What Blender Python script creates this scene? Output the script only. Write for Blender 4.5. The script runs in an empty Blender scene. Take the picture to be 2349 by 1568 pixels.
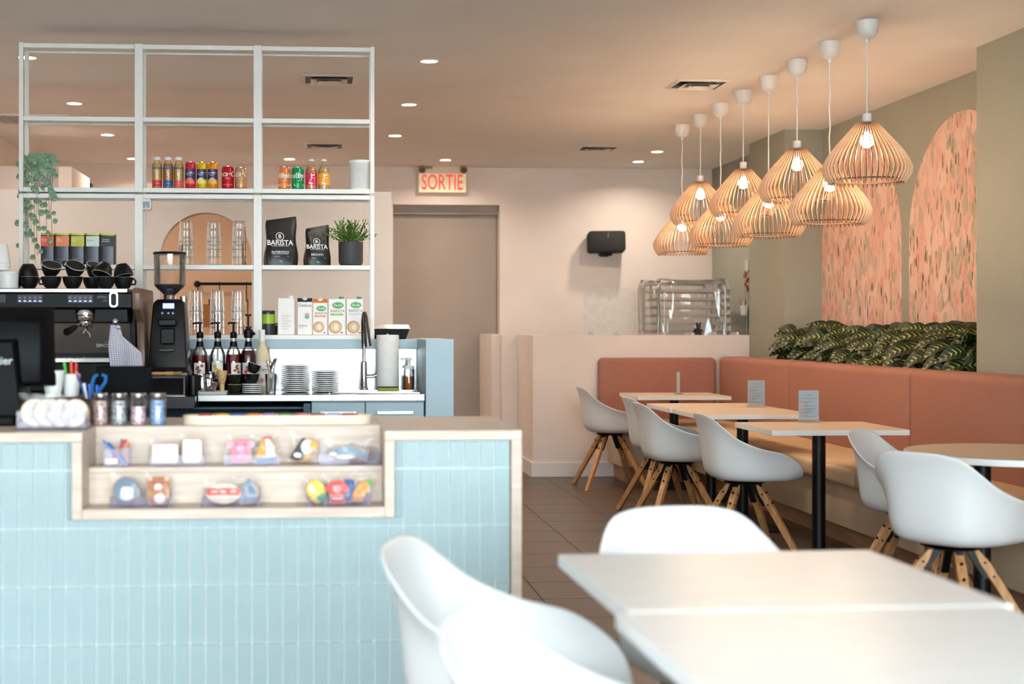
import bpy, bmesh, math, random
from math import sin, cos, pi, radians as R
from mathutils import Vector, Matrix
random.seed(7)
SC = bpy.context.scene
COL = SC.collection

# ---------------------------------------------------------------- camera
cam_d = bpy.data.cameras.new('camera'); cam = bpy.data.objects.new('camera', cam_d); COL.objects.link(cam)
cam_d.sensor_width = 36; cam_d.sensor_fit = 'HORIZONTAL'; cam_d.lens = 50
cam.location = (0, 0, 1.28)
cam.rotation_euler = (R(90), 0, -math.atan(226 / 3262.5))
cam_d.shift_x = (1174.5 - 941) / 2349
cam_d.shift_y = -(784 - 750) / 2349
cam_d.clip_end = 200; cam_d.clip_start = 0.05
cam_d.dof.use_dof = True; cam_d.dof.focus_distance = 8.3; cam_d.dof.aperture_fstop = 2.2
SC.camera = cam

# ---------------------------------------------------------------- world, daylight, exposure
SKY_STRENGTH = 19.0
PENDANT_W = 9.0
DOWN_W = 10.0
world = bpy.data.worlds.new('overcast_sky'); SC.world = world; world.use_nodes = True
bg = world.node_tree.nodes['Background']
bg.inputs[0].default_value = (0.86, 0.94, 1.0, 1); bg.inputs[1].default_value = SKY_STRENGTH
SC.view_settings.view_transform = 'Standard'; SC.view_settings.look = 'None'
SC.view_settings.gamma = 1; SC.view_settings.use_curve_mapping = False
SC.view_settings.exposure = 0.0
SC.cycles.use_denoising = True
SC.cycles.sample_clamp_indirect = 8
SC.cycles.caustics_reflective = False; SC.cycles.caustics_refractive = False
SC.cycles.max_bounces = 8; SC.cycles.diffuse_bounces = 4; SC.cycles.glossy_bounces = 3; SC.cycles.transparent_max_bounces = 16
SC.cycles.use_adaptive_sampling = True; SC.cycles.adaptive_threshold = 0.18; SC.cycles.adaptive_min_samples = 24
# the glazed shop front behind the camera: portal for the sky light
pl = bpy.data.lights.new('shopfront_daylight', 'AREA'); pl.shape = 'RECTANGLE'; pl.size = 5.6; pl.size_y = 2.5
po = bpy.data.objects.new('shopfront_daylight', pl); COL.objects.link(po)
po.location = (0.5, -0.95, 1.45); po.rotation_euler = (R(90), 0, 0)
pl.cycles.is_portal = True

# ---------------------------------------------------------------- helpers
def lin(c):
    c = c / 255.0
    return c / 12.92 if c <= 0.04045 else ((c + 0.055) / 1.055) ** 2.4
def rgb(r, g, b): return (lin(r), lin(g), lin(b), 1)

class NT:
    def __init__(s, name):
        s.m = bpy.data.materials.new(name); s.m.use_nodes = True
        s.t = s.m.node_tree; s.b = s.t.nodes['Principled BSDF']; s.out = s.t.nodes['Material Output']
    def n(s, kind, **kw):
        x = s.t.nodes.new(kind)
        for k, v in kw.items(): setattr(x, k, v)
        return x
    def l(s, a, b): s.t.links.new(a, b)

MATS = {}
def mat(name, col=None, rough=0.5, metal=0.0, var=0.04, scale=25, bump=0.0, bscale=60, spec=0.5, coat=0.0, emit=0.0, ecol=None, sheen=0.0, stretch=(1, 1, 1)):
    if name in MATS: return MATS[name]
    t = NT(name); b = t.b
    tc = t.n('ShaderNodeTexCoord'); mp = t.n('ShaderNodeMapping'); mp.inputs['Scale'].default_value = stretch
    t.l(tc.outputs['Object'], mp.inputs['Vector'])
    no = t.n('ShaderNodeTexNoise'); no.inputs['Scale'].default_value = scale; no.inputs['Detail'].default_value = 3
    t.l(mp.outputs[0], no.inputs['Vector'])
    cr = t.n('ShaderNodeValToRGB')
    lo = tuple(max(0, c * (1 - var * 1.5)) for c in col[:3]) + (1,); hi = tuple(min(1, c * (1 + var)) for c in col[:3]) + (1,)
    cr.color_ramp.elements[0].position = 0.3; cr.color_ramp.elements[1].position = 0.7
    cr.color_ramp.elements[0].color = lo; cr.color_ramp.elements[1].color = hi
    t.l(no.outputs[0], cr.inputs[0]); t.l(cr.outputs[0], b.inputs['Base Color'])
    b.inputs['Roughness'].default_value = rough; b.inputs['Metallic'].default_value = metal
    b.inputs['Specular IOR Level'].default_value = spec; b.inputs['Coat Weight'].default_value = coat
    b.inputs['Sheen Weight'].default_value = sheen
    if bump:
        n2 = t.n('ShaderNodeTexNoise'); n2.inputs['Scale'].default_value = bscale; n2.inputs['Detail'].default_value = 4
        t.l(mp.outputs[0], n2.inputs['Vector'])
        bp = t.n('ShaderNodeBump'); bp.inputs['Strength'].default_value = bump; bp.inputs['Distance'].default_value = 0.01
        t.l(n2.outputs[0], bp.inputs['Height']); t.l(bp.outputs[0], b.inputs['Normal'])
    if emit:
        b.inputs['Emission Color'].default_value = ecol or col; b.inputs['Emission Strength'].default_value = emit
    MATS[name] = t.m
    return t.m

def glass(name, tint=(1, 1, 1), refl=0.5, haze=0.0, hcol=(1, 1, 1, 1), rough=0.02, base=0.04):
    """thin clear pane: transparent + fresnel gloss, with a little haze"""
    if name in MATS: return MATS[name]
    t = NT(name); t.t.nodes.remove(t.b)
    tr = t.n('ShaderNodeBsdfTransparent'); tr.inputs[0].default_value = tint + (1,)
    gl = t.n('ShaderNodeBsdfGlossy'); gl.inputs['Roughness'].default_value = rough; gl.inputs['Color'].default_value = (1, 1, 1, 1)
    lw = t.n('ShaderNodeLayerWeight'); lw.inputs['Blend'].default_value = 0.35
    mu = t.n('ShaderNodeMath', operation='MULTIPLY_ADD'); mu.inputs[1].default_value = refl; mu.inputs[2].default_value = base
    t.l(lw.outputs['Fresnel'], mu.inputs[0])
    mx = t.n('ShaderNodeMixShader'); t.l(mu.outputs[0], mx.inputs[0]); t.l(tr.outputs[0], mx.inputs[1]); t.l(gl.outputs[0], mx.inputs[2])
    last = mx
    if haze:
        df = t.n('ShaderNodeBsdfDiffuse'); df.inputs[0].default_value = hcol
        m2 = t.n('ShaderNodeMixShader')
        no = t.n('ShaderNodeTexNoise'); no.inputs['Scale'].default_value = 14
        tc = t.n('ShaderNodeTexCoord'); t.l(tc.outputs['Object'], no.inputs['Vector'])
        mh = t.n('ShaderNodeMath', operation='MULTIPLY'); mh.inputs[1].default_value = haze * 2; t.l(no.outputs[0], mh.inputs[0])
        t.l(mh.outputs[0], m2.inputs[0]); t.l(mx.outputs[0], m2.inputs[1]); t.l(df.outputs[0], m2.inputs[2]); last = m2
    t.l(last.outputs[0], t.out.inputs[0])
    MATS[name] = t.m
    return t.m

def ramp_mat(name, kind, stops, rough=0.5, scale=10, stretch=(1, 1, 1), bump=0.0, metal=0.0, detail=3, coat=0.0, spec=0.5, const=False):
    """colour bands from a noise or voronoi texture"""
    if name in MATS: return MATS[name]
    t = NT(name)
    tc = t.n('ShaderNodeTexCoord'); mp = t.n('ShaderNodeMapping'); mp.inputs['Scale'].default_value = stretch
    t.l(tc.outputs['Object'], mp.inputs['Vector'])
    cr = t.n('ShaderNodeValToRGB')
    if const: cr.color_ramp.interpolation = 'CONSTANT'
    while len(cr.color_ramp.elements) < len(stops): cr.color_ramp.elements.new(0.5)
    for e, (p, c) in zip(cr.color_ramp.elements, stops): e.position = p; e.color = c
    if kind == 'noise':
        no = t.n('ShaderNodeTexNoise'); no.inputs['Scale'].default_value = scale; no.inputs['Detail'].default_value = detail
        t.l(mp.outputs[0], no.inputs['Vector']); src = no.outputs[0]
    elif kind == 'cell':
        no = t.n('ShaderNodeTexVoronoi'); no.inputs['Scale'].default_value = scale; t.l(mp.outputs[0], no.inputs['Vector'])
        sx = t.n('ShaderNodeSeparateColor'); t.l(no.outputs['Color'], sx.inputs[0]); src = sx.outputs[0]
    t.l(src, cr.inputs[0]); t.l(cr.outputs[0], t.b.inputs['Base Color'])
    t.b.inputs['Roughness'].default_value = rough; t.b.inputs['Metallic'].default_value = metal
    t.b.inputs['Coat Weight'].default_value = coat; t.b.inputs['Specular IOR Level'].default_value = spec
    if bump:
        bp = t.n('ShaderNodeBump'); bp.inputs['Strength'].default_value = bump; bp.inputs['Distance'].default_value = 0.005
        t.l(src, bp.inputs['Height']); t.l(bp.outputs[0], t.b.inputs['Normal'])
    MATS[name] = t.m
    return t.m

class MB:
    """collects verts and faces for one mesh"""
    def __init__(s): s.v = []; s.f = []; s.mi = []; s.cur = 0
    def add(s, vs, fs, M=None):
        o = len(s.v)
        s.v += [tuple(M @ Vector(p)) if M else tuple(p) for p in vs]
        s.f += [tuple(i + o for i in f) for f in fs]; s.mi += [s.cur] * len(fs)
        return s
    def box(s, c, d, M=None):
        x, y, z = c; a, b, e = d[0] / 2, d[1] / 2, d[2] / 2
        vs = [(x + i * a, y + j * b, z + k * e) for i in (-1, 1) for j in (-1, 1) for k in (-1, 1)]
        return s.add(vs, [(0, 1, 3, 2), (4, 6, 7, 5), (0, 4, 5, 1), (2, 3, 7, 6), (0, 2, 6, 4), (1, 5, 7, 3)], M)
    def bb(s, x0, x1, y0, y1, z0, z1, M=None):
        return s.box(((x0 + x1) / 2, (y0 + y1) / 2, (z0 + z1) / 2), (x1 - x0, y1 - y0, z1 - z0), M)
    def lathe(s, prof, n=24, c=(0, 0, 0), M=None, close=True):
        vs = []; fs = []; m = len(prof)
        for (r, z) in prof:
            for i in range(n):
                a = 2 * pi * i / n; vs.append((c[0] + r * cos(a), c[1] + r * sin(a), c[2] + z))
        for j in range(m - 1):
            for i in range(n):
                k = (i + 1) % n; fs.append((j * n + i, j * n + k, (j + 1) * n + k, (j + 1) * n + i))
        if close:
            if prof[0][0] > 1e-6: fs.append(tuple(range(n - 1, -1, -1)))
            if prof[-1][0] > 1e-6: fs.append(tuple((m - 1) * n + i for i in range(n)))
        return s.add(vs, fs, M)
    def cyl(s, p0, p1, r0, r1=None, n=16):
        r1 = r0 if r1 is None else r1
        p0 = Vector(p0); p1 = Vector(p1); d = p1 - p0; L = d.length
        M = Matrix.Translation(p0) @ d.to_track_quat('Z', 'Y').to_matrix().to_4x4()
        return s.lathe([(r0, 0), (r1, L)], n, M=M)
    def tube(s, pts, r, n=8, caps=True):
        pts = [Vector(p) for p in pts]; rs = r if isinstance(r, (list, tuple)) else [r] * len(pts)
        vs = []; fs = []; up = None
        for i, p in enumerate(pts):
            t = (pts[min(i + 1, len(pts) - 1)] - pts[max(i - 1, 0)]).normalized()
            if up is None:
                up = t.orthogonal().normalized()
            else:
                up = (up - t * up.dot(t)); up = up.normalized() if up.length > 1e-6 else t.orthogonal().normalized()
            w = t.cross(up)
            for k in range(n):
                a = 2 * pi * k / n; vs.append(p + (up * cos(a) + w * sin(a)) * rs[i])
        for j in range(len(pts) - 1):
            for k in range(n):
                q = (k + 1) % n; fs.append((j * n + k, j * n + q, (j + 1) * n + q, (j + 1) * n + k))
        if caps:
            fs.append(tuple(range(n - 1, -1, -1))); fs.append(tuple((len(pts) - 1) * n + k for k in range(n)))
        return s.add(vs, fs)
    def prism(s, poly, z0, z1, M=None):
        n = len(poly)
        vs = [(x, y, z0) for x, y in poly] + [(x, y, z1) for x, y in poly]
        fs = [tuple(range(n - 1, -1, -1)), tuple(range(n, 2 * n))] + [(i, (i + 1) % n, n + (i + 1) % n, n + i) for i in range(n)]
        return s.add(vs, fs, M)
    def grid(s, fn, nu, nv, M=None, closeu=False):
        vs = [fn(i / (nu if closeu else nu - 1), j / (nv - 1)) for j in range(nv) for i in range(nu)]
        fs = []
        for j in range(nv - 1):
            for i in range(nu if closeu else nu - 1):
                k = (i + 1) % nu; fs.append((j * nu + i, j * nu + k, (j + 1) * nu + k, (j + 1) * nu + i))
        return s.add(vs, fs, M)
    def text(s, body, size, M, bend=None, align='CENTER', shear=0.0, sx=1.0, bold=0.0):
        """flat lettering; local x right, y up; bend = radius of a cylinder whose axis is local y"""
        vs, fs = text_mesh(body, size, align, shear, bold)
        out = []
        for (x, y, z) in vs:
            x *= sx
            if bend: a = x / bend; out.append((bend * sin(a), y, bend * cos(a) - bend))
            else: out.append((x, y, 0))
        return s.add(out, fs, M)
    def build(s, name, m, parent=None, smooth=None, bevel=0, seg=1, ang=40, loc=None, rot=None):
        me = bpy.data.meshes.new(name); me.from_pydata(s.v, [], s.f)
        ms = m if isinstance(m, (list, tuple)) else [m]
        for x in ms: me.materials.append(x)
        if len(ms) > 1: me.polygons.foreach_set('material_index', s.mi)
        if bevel:
            bm = bmesh.new(); bm.from_mesh(me); bmesh.ops.remove_doubles(bm, verts=bm.verts, dist=1e-6)
            es = [e for e in bm.edges if len(e.link_faces) == 2 and e.calc_face_angle(0) > R(ang)]
            bmesh.ops.bevel(bm, geom=es, offset=bevel, segments=seg, profile=0.5, affect='EDGES', clamp_overlap=True)
            bm.to_mesh(me); bm.free()
        if smooth is None: smooth = 35
        if smooth: me.shade_smooth(); me.set_sharp_from_angle(angle=R(smooth))
        me.validate(); me.update()
        o = bpy.data.objects.new(name, me); COL.objects.link(o)
        if parent: o.parent = parent
        if loc: o.location = loc
        if rot: o.rotation_euler = rot
        return o

_TX = {}
def text_mesh(body, size, align='CENTER', shear=0.0, bold=0.0):
    key = (body, align, shear, bold)
    if key not in _TX:
        cu = bpy.data.curves.new('t', 'FONT'); cu.body = body; cu.size = 1; cu.align_x = align; cu.align_y = 'CENTER'; cu.shear = shear; cu.offset = bold; cu.resolution_u = 3
        ob = bpy.data.objects.new('t', cu); me = ob.to_mesh()
        _TX[key] = ([tuple(v.co) for v in me.vertices], [tuple(p.vertices) for p in me.polygons])
        ob.to_mesh_clear(); bpy.data.objects.remove(ob); bpy.data.curves.remove(cu)
    v, f = _TX[key]
    return [(x * size, y * size, 0) for x, y, z in v], f

def tag(o, label=None, cat=None, group=None, kind=None):
    if label: o['label'] = label
    if cat: o['category'] = cat
    if group: o['group'] = group
    if kind: o['kind'] = kind
    return o
def thing(name, label, cat, loc=(0, 0, 0), rz=0, group=None):
    o = bpy.data.objects.new(name, None); COL.objects.link(o); o.empty_display_size = 0.05
    o.location = loc; o.rotation_euler = (0, 0, rz)
    return tag(o, label, cat, group)
def copy_tree(o, parent=None):
    c = o.copy(); COL.objects.link(c); c.parent = parent
    for ch in list(o.children):
        if ch.type != 'EMPTY' or True: copy_tree(ch, c)
    return c
def clone(root, loc, rz=0, label=None, group=None):
    c = copy_tree(root); c.location = loc; c.rotation_euler = (0, 0, rz)
    return tag(c, label, None, group)
def put(src, parent, loc=(0, 0, 0), rot=(0, 0, 0), sc=None, name=None):
    """another piece sharing src's mesh"""
    o = bpy.data.objects.new(name or src.name.split('.')[0], src.data); COL.objects.link(o); o.parent = parent
    o.location = loc; o.rotation_euler = rot
    if sc: o.scale = sc if isinstance(sc, (list, tuple)) else (sc, sc, sc)
    return o
FRONT = Matrix(((1, 0, 0, 0), (0, 0, -1, 0), (0, 1, 0, 0), (0, 0, 0, 1)))   # flat xy lettering -> facing -Y, up Z
def at_front(x, y, z): return Matrix.Translation((x, y, z)) @ FRONT
def catmull(pts, t, closed=True):
    n = len(pts); f = t * n if closed else t * (n - 1); i = int(math.floor(f)); u = f - i
    g = (lambda k: pts[k % n]) if closed else (lambda k: pts[max(0, min(n - 1, k))])
    a, b, c, d = g(i - 1), g(i), g(i + 1), g(i + 2)
    return tuple(0.5 * (2 * q + (r - p) * u + (2 * p - 5 * q + 4 * r - s2) * u * u + (3 * q - p - 3 * r + s2) * u ** 3) for p, q, r, s2 in zip(a, b, c, d))
def rrect(w, h, r, n=5):
    p = []
    for cx, cy, a0 in ((w / 2 - r, h / 2 - r, 0), (-w / 2 + r, h / 2 - r, 90), (-w / 2 + r, -h / 2 + r, 180), (w / 2 - r, -h / 2 + r, 270)):
        for i in range(n): a = R(a0 + 90 * i / (n - 1)); p.append((cx + r * cos(a), cy + r * sin(a)))
    return p
def ell(rx, ry, n=24, cx=0, cy=0): return [(cx + rx * cos(2 * pi * i / n), cy + ry * sin(2 * pi * i / n)) for i in range(n)]
# ================================================================ materials of the setting
M_pink = mat('pink_white_paint', rgb(234, 221, 212), 0.75, var=0.02, scale=3, bump=0.03, bscale=220)
M_ceil = mat('ceiling_paint', rgb(244, 238, 234), 0.85, var=0.02, scale=2, bump=0.02, bscale=200)
M_sage = mat('sage_paint', rgb(158, 157, 143), 0.7, var=0.02, scale=3, bump=0.03, bscale=220)
M_white = mat('white_trim_paint', rgb(228, 224, 220), 0.45, var=0.02)
M_door = mat('taupe_door_paint', rgb(170, 158, 148), 0.6, var=0.03, scale=2)
M_blue = mat('pale_blue_laminate', rgb(168, 193, 203), 0.45, var=0.02, scale=4)
M_black = mat('black_plastic', rgb(6, 6, 8), 0.45, var=0.1, spec=0.25)
M_blackmetal = mat('black_powder_coat', rgb(7, 8, 10), 0.4, var=0.1, spec=0.3)
M_steel = mat('brushed_steel', rgb(190, 188, 185), 0.26, metal=1.0, var=0.06, scale=40, stretch=(1, 12, 12))
M_chrome = mat('chrome', rgb(215, 215, 218), 0.08, metal=1.0, var=0.02)
M_wplastic = mat('white_plastic', rgb(235, 235, 232), 0.4, var=0.02)
M_rackwhite = mat('white_shelf_lacquer', rgb(236, 236, 232), 0.4, var=0.015)
def wood(name, a, b, rough=0.4, scale=6, stretch=(1, 14, 14), bump=0.05):
    return ramp_mat(name, 'noise', [(0.3, rgb(*a)), (0.5, rgb(*[(p + q) / 2 for p, q in zip(a, b)])), (0.7, rgb(*b))], rough, scale, stretch, bump, detail=6)
M_oak = wood('oak_leg', (168, 118, 70), (205, 155, 102), 0.45, 5, (9, 9, 1.2))
M_lam = wood('pale_wood_laminate', (200, 181, 164), (218, 202, 187), 0.45, 5, (1.2, 12, 12))
M_top = wood('table_laminate', (208, 184, 156), (222, 201, 176), 0.34, 5, (1.5, 14, 14), 0.02)
M_top_glare = wood('glare_table_laminate', (226, 225, 222), (236, 236, 234), 0.34, 5, (1.5, 14, 14), 0.02)  # table laminate whitened to carry daylight and glare on the foreground pair
M_edge = mat('table_edge_band', rgb(222, 222, 220), 0.4, var=0.02)
M_plinth = wood('plinth_wood', (150, 110, 84), (176, 134, 104), 0.5, 4, (10, 1.2, 10))
M_ply = wood('birch_ply', (228, 190, 152), (241, 212, 180), 0.5, 8, (3, 3, 3), 0.03)
M_plyedge = mat('laser_burnt_ply', rgb(95, 62, 40), 0.6, var=0.15)
M_fab = ramp_mat('terracotta_fabric', 'noise', [(0.35, rgb(156, 103, 86)), (0.65, rgb(177, 121, 101))], 0.9, 120, (1, 1, 3), 0.25, detail=4)
M_vinyl = mat('beige_vinyl', rgb(214, 184, 146), 0.42, var=0.04, scale=6, bump=0.04, bscale=150)
M_vinyl2 = mat('cream_vinyl', rgb(206, 184, 156), 0.5, var=0.05, scale=5)
M_tile = mat('fluted_aqua_tile', rgb(176, 197, 200), 0.25, var=0.05, scale=3, coat=0.3)
M_grout = mat('white_grout', rgb(226, 234, 233), 0.8, var=0.03)
M_floor = ramp_mat('taupe_floor_tile', 'noise', [(0.3, rgb(70, 55, 46)), (0.55, rgb(85, 67, 56)), (0.75, rgb(97, 78, 66))], 0.32, 3.5, (1, 9, 1), 0.03, detail=6)
M_fgrout = mat('floor_grout', rgb(52, 42, 36), 0.9)
M_lens = mat('lamp_lens', rgb(255, 236, 210), 0.4, emit=30, ecol=(1, 0.80, 0.56, 1))
M_bulb = mat('glowing_bulb', rgb(255, 240, 220), 0.3, emit=26, ecol=(1, 0.76, 0.48, 1))
G_clear = glass('clear_glass', refl=0.7)
G_acr = glass('clear_acrylic', tint=(0.96, 0.97, 0.98), refl=0.6, haze=0.03, hcol=(0.8, 0.82, 0.9, 1))
CEIL = 2.86

# ================================================================ the room
def struct(name, mb, m, parent=None, **kw):
    o = mb.build(name, m, parent, **kw)
    if parent is None: o['kind'] = 'structure'
    return o
XL, XR, YB, YF = -2.6, 3.75, 14.0, -1.0
floor = struct('floor', MB().bb(XL - .3, 4.5, YF - .3, YB + .4, -0.12, -0.004), M_fgrout, smooth=0)
# floor tiles, 45 cm square, on the part of the floor the photograph shows
ft = MB().bb(-.2225, .2225, -.2175, .2175, -.012, 0).build('floor_tile', M_floor, floor, bevel=.002, smooth=0)
first = True
TX0, TY0 = 0.41, 0.25
ntile = 0
for j in range(0, 31):
    for i in range(-1, 8):
        x = TX0 + i * .449; y = TY0 + j * .441
        if x > 3.35 and y < 12.2: continue
        if x < 0.5 and y < 4.7: continue
        if y > 13.8 or y < .3: continue
        if x < 0.2 and not (5.2 < y < 7): continue
        if first: ft.location = (x, y, 0); first = False
        else: put(ft, floor, (x, y, 0)); 
        ntile += 1
rest = MB()
for j in range(-6, 32):
    for i in range(-7, 10):
        x = TX0 + i * .449; y = TY0 + j * .441
        built = (-1 <= i < 8 and 0 <= j < 31 and not (x > 3.35 and y < 12.2) and not (x < .5 and y < 4.7) and not (y > 13.8 or y < .3) and not (x < .2 and not (5.2 < y < 7)))
        if not built and XL - .1 < x < 4.2 and YF - .2 < y < YB: rest.box((x, y, -.006), (.445, .435, .012))
ro = rest.build('floor_tile_rest', M_floor, floor, smooth=0); ro['kind'] = 'stuff'

ceil = struct('ceiling', MB().bb(XL - .3, 4.5, YF - .3, YB + .4, CEIL, CEIL + .15), M_ceil, smooth=0)
struct('wall_left', MB().bb(XL - .15, XL, YF - .2, YB + .2, 0, CEIL), M_pink, smooth=0)
# back wall with the recessed doorway
DX0, DX1, DZ = 0.80, 1.86, 2.49
wb = MB(); wb.bb(XL, DX0, YB, YB + .2, 0, CEIL); wb.bb(DX1, 4.3, YB, YB + .2, 0, CEIL); wb.bb(DX0, DX1, YB, YB + .2, DZ, CEIL)
wall_back = struct('wall_back', wb, M_pink, smooth=0)
d1 = struct('door_1', MB().bb(DX0 - .12, DX1 + .12, YB + .2005, YB + .30, 0, DZ + .2), M_door, smooth=0)
MB().bb(DX0 + .001, DX1 - .001, YB + .13, YB + .20, DZ - .085, DZ - .001).build('door_header', M_door, d1, smooth=0)
MB().bb(DX0 + .01, DX1 - .01, YB + .185, YB + .20, 0, DZ - .088).build('door_panel', M_door, d1, bevel=.003)
# right wall: near face, planted recess, pier, far face
struct('wall_right', MB().bb(XR, XR + .6, YF - .2, 7.80, 0, CEIL), M_sage, smooth=0)
struct('wall_recess', MB().bb(4.08, 4.35, 7.80, 11.13, 0, CEIL), M_sage, smooth=0)
struct('wall_pier', MB().bb(3.77, 4.35, 11.13, 12.05, 0, CEIL), M_sage, smooth=0)
struct('wall_far_right', MB().bb(4.0, 4.35, 12.05, YB, 0, CEIL), M_sage, smooth=0)
# shop front behind the camera
wf = MB(); wf.bb(XL - .1, XL + .3, YF - .1, YF + .05, 0, CEIL); wf.bb(3.3, XR + .3, YF - .1, YF + .05, 0, CEIL); wf.bb(XL, XR, YF - .1, YF + .05, 0, .2); wf.bb(XL, XR, YF - .1, YF + .05, 2.7, CEIL)
struct('wall_front', wf, M_white, smooth=0)
w1 = struct('window_1', MB().bb(XL + .3, 3.3, YF - .045, YF - .04, .2, 2.7), glass('shopfront_glass', tint=(.95, .97, .97), refl=.5), smooth=0)
wm = MB()
for x in (-1.2, .3, 1.8): wm.bb(x - .03, x + .03, YF - .08, YF + .0, .2, 2.7)
wm.build('window_mullion', M_white, w1, smooth=0)
# pavement outside the shop front
struct('ground_outside', MB().bb(-14, 14, -30, YF - .3, -.15, -.02), mat('concrete_pavement', rgb(190, 188, 184), .9, scale=2, var=.08), smooth=0)

# pink partition with an arched opening behind the bar
PY0, PY1, PTOP = 9.45, 9.57, 2.18
def partition():
    x0, x1 = XL, 0.53
    cx, r, spring = -.695, .300, 1.735     # arched doorway
    z0 = 0.0
    outer = [(x0, z0), (cx - r, z0)]
    arc = [(cx - r * cos(pi * i / 24), spring + r * sin(pi * i / 24)) for i in range(25)]
    poly = [(x0, 0), (cx - r, 0)] + arc + [(cx + r, 0), (x1, 0), (x1, PTOP), (cx, PTOP), (x0, PTOP)]
    b = MB(); n = len(poly)
    for side, yy in ((0, PY0), (1, PY1)):
        pts = [(x, yy, z) for x, z in poly]
        # split in strips round the arch
        quads = []
        o = len(b.v); b.v += pts
        iA0 = 2; iA1 = 2 + 24
        # left block fan, arch columns, right block
        faces = []
        top = []
        for k in range(25): b.v.append((arc[k][0], yy, PTOP)); top.append(len(b.v) - 1)
        faces.append((o + 0, o + 1, o + 2, top[0], o + n - 1))
        for k in range(24): faces.append((o + 2 + k, o + 3 + k, top[k + 1], top[k]))
        faces.append((o + iA1, o + iA1 + 1, o + iA1 + 2, o + iA1 + 3, top[24]))
        for f in faces: b.f.append(f if side == 0 else f[::-1]); b.mi.append(0)
    def strip(a, c):
        b.add([(a[0], PY0, a[1]), (c[0], PY0, c[1]), (c[0], PY1, c[1]), (a[0], PY1, a[1])], [(0, 3, 2, 1)])
    chain = [(cx - r, 0)] + arc + [(cx + r, 0)]
    for a, c in zip(chain, chain[1:]): strip(a, c)
    strip((x1, 0), (x1, PTOP)); strip((x1, PTOP), (x0, PTOP))
    return b
struct('wall_partition', partition(), M_pink, smooth=0)
# boxed-in enclosure behind the partition, its top showing above
bxo = struct('wall_enclosure', MB().bb(-2.59, -1.826, 11.0, 11.88, 0, 2.504), M_pink, smooth=0)
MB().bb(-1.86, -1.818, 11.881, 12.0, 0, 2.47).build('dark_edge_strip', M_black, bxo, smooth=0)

# half wall of the order desk with its return and white baseboard
HW = 1.212; HX0, HX1, HY = 1.885, 3.77, 12.05
hw = MB(); hw.bb(HX0, HX1, HY, HY + .13, 0, HW); hw.bb(HX0, HX0 + .13, HY + .13, 12.95, 0, HW); hw.bb(1.74, HX0 + .13, 12.95, 13.08, 0, HW); hw.bb(1.66, 1.79, 13.08, YB, 0, HW)
struct('wall_half', hw, M_pink, smooth=0)
bbm = MB(); bbm.bb(HX0 - .014, HX1, HY - .014, HY, 0, .125); bbm.bb(HX0 - .014, HX0, HY, 12.95, 0, .125); bbm.bb(1.73, HX0 - .014, 12.936, 12.95, 0, .125)
struct('baseboard_half_wall', bbm, M_white, bevel=.003)
bb2 = MB(); bb2.bb(DX1, 1.66, YB - .014, YB, 0, .12); bb2.bb(.53, DX0, YB - .014, YB, 0, .12)
struct('baseboard_back', MB().bb(.2, DX0, YB - .014, YB, 0, .12), M_white, smooth=0)

# ---------------------------------------------------------------- ceiling fittings
def downlight(i, x, y, label):
    t = thing('downlight', label, 'downlight', (x, y, CEIL), 0, 'recessed ceiling downlights')
    if i == 0:
        MB().lathe([(.050, -.001), (.062, -.001), (.066, -.004), (.062, -.007), (.052, -.006), (.050, -.001)], 28, close=False).build('trim_ring', M_white, t)
        MB().lathe([(0, -.0025), (.050, -.0025)], 28, close=False).build('lens', M_lens, t)
        downlight.src = t
    else:
        for c in downlight.src.children:
            if c.type == 'MESH': put(c, t)
    L = bpy.data.lights.new('downlight_lamp', 'AREA'); L.shape = 'DISK'; L.size = .09; L.energy = DOWN_W; L.color = (1, .87, .73)
    L.spread = R(150)
    lo = bpy.data.objects.new('downlight_lamp', L); COL.objects.link(lo); lo.parent = t; lo.location = (0, 0, -.012)
lab = ['nearest downlight, cut by the top edge above the bar', 'large downlight on the ceiling right of the shelf top', 'downlight on the ceiling right of the second shelf row', 'downlight right of the shelf, third from the front in its row',
       'downlight just above the exit sign', 'downlight glowing above the pink and green cans', 'downlight behind the top left corner of the white shelf', 'downlight seen through the upper left shelf bay',
       'downlight seen through the left bay, second row', 'small downlight beside the left shelf upright, above the plant', 'small downlight on the ceiling left of the pendants', 'smallest downlight by the far ceiling edge near the pendants']
pos = [(.69, 6.76), (.695, 8.41), (.688, 10.06), (.684, 11.70), (1.26, 13.37), (-.208, 13.40), (-1.66, 8.46), (-1.67, 10.17), (-1.67, 11.81), (-1.67, 13.47), (3.10, 12.61), (3.107, 13.38)]
for i, ((x, y), l) in enumerate(zip(pos, lab)): downlight(i, x, y, l)
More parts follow.
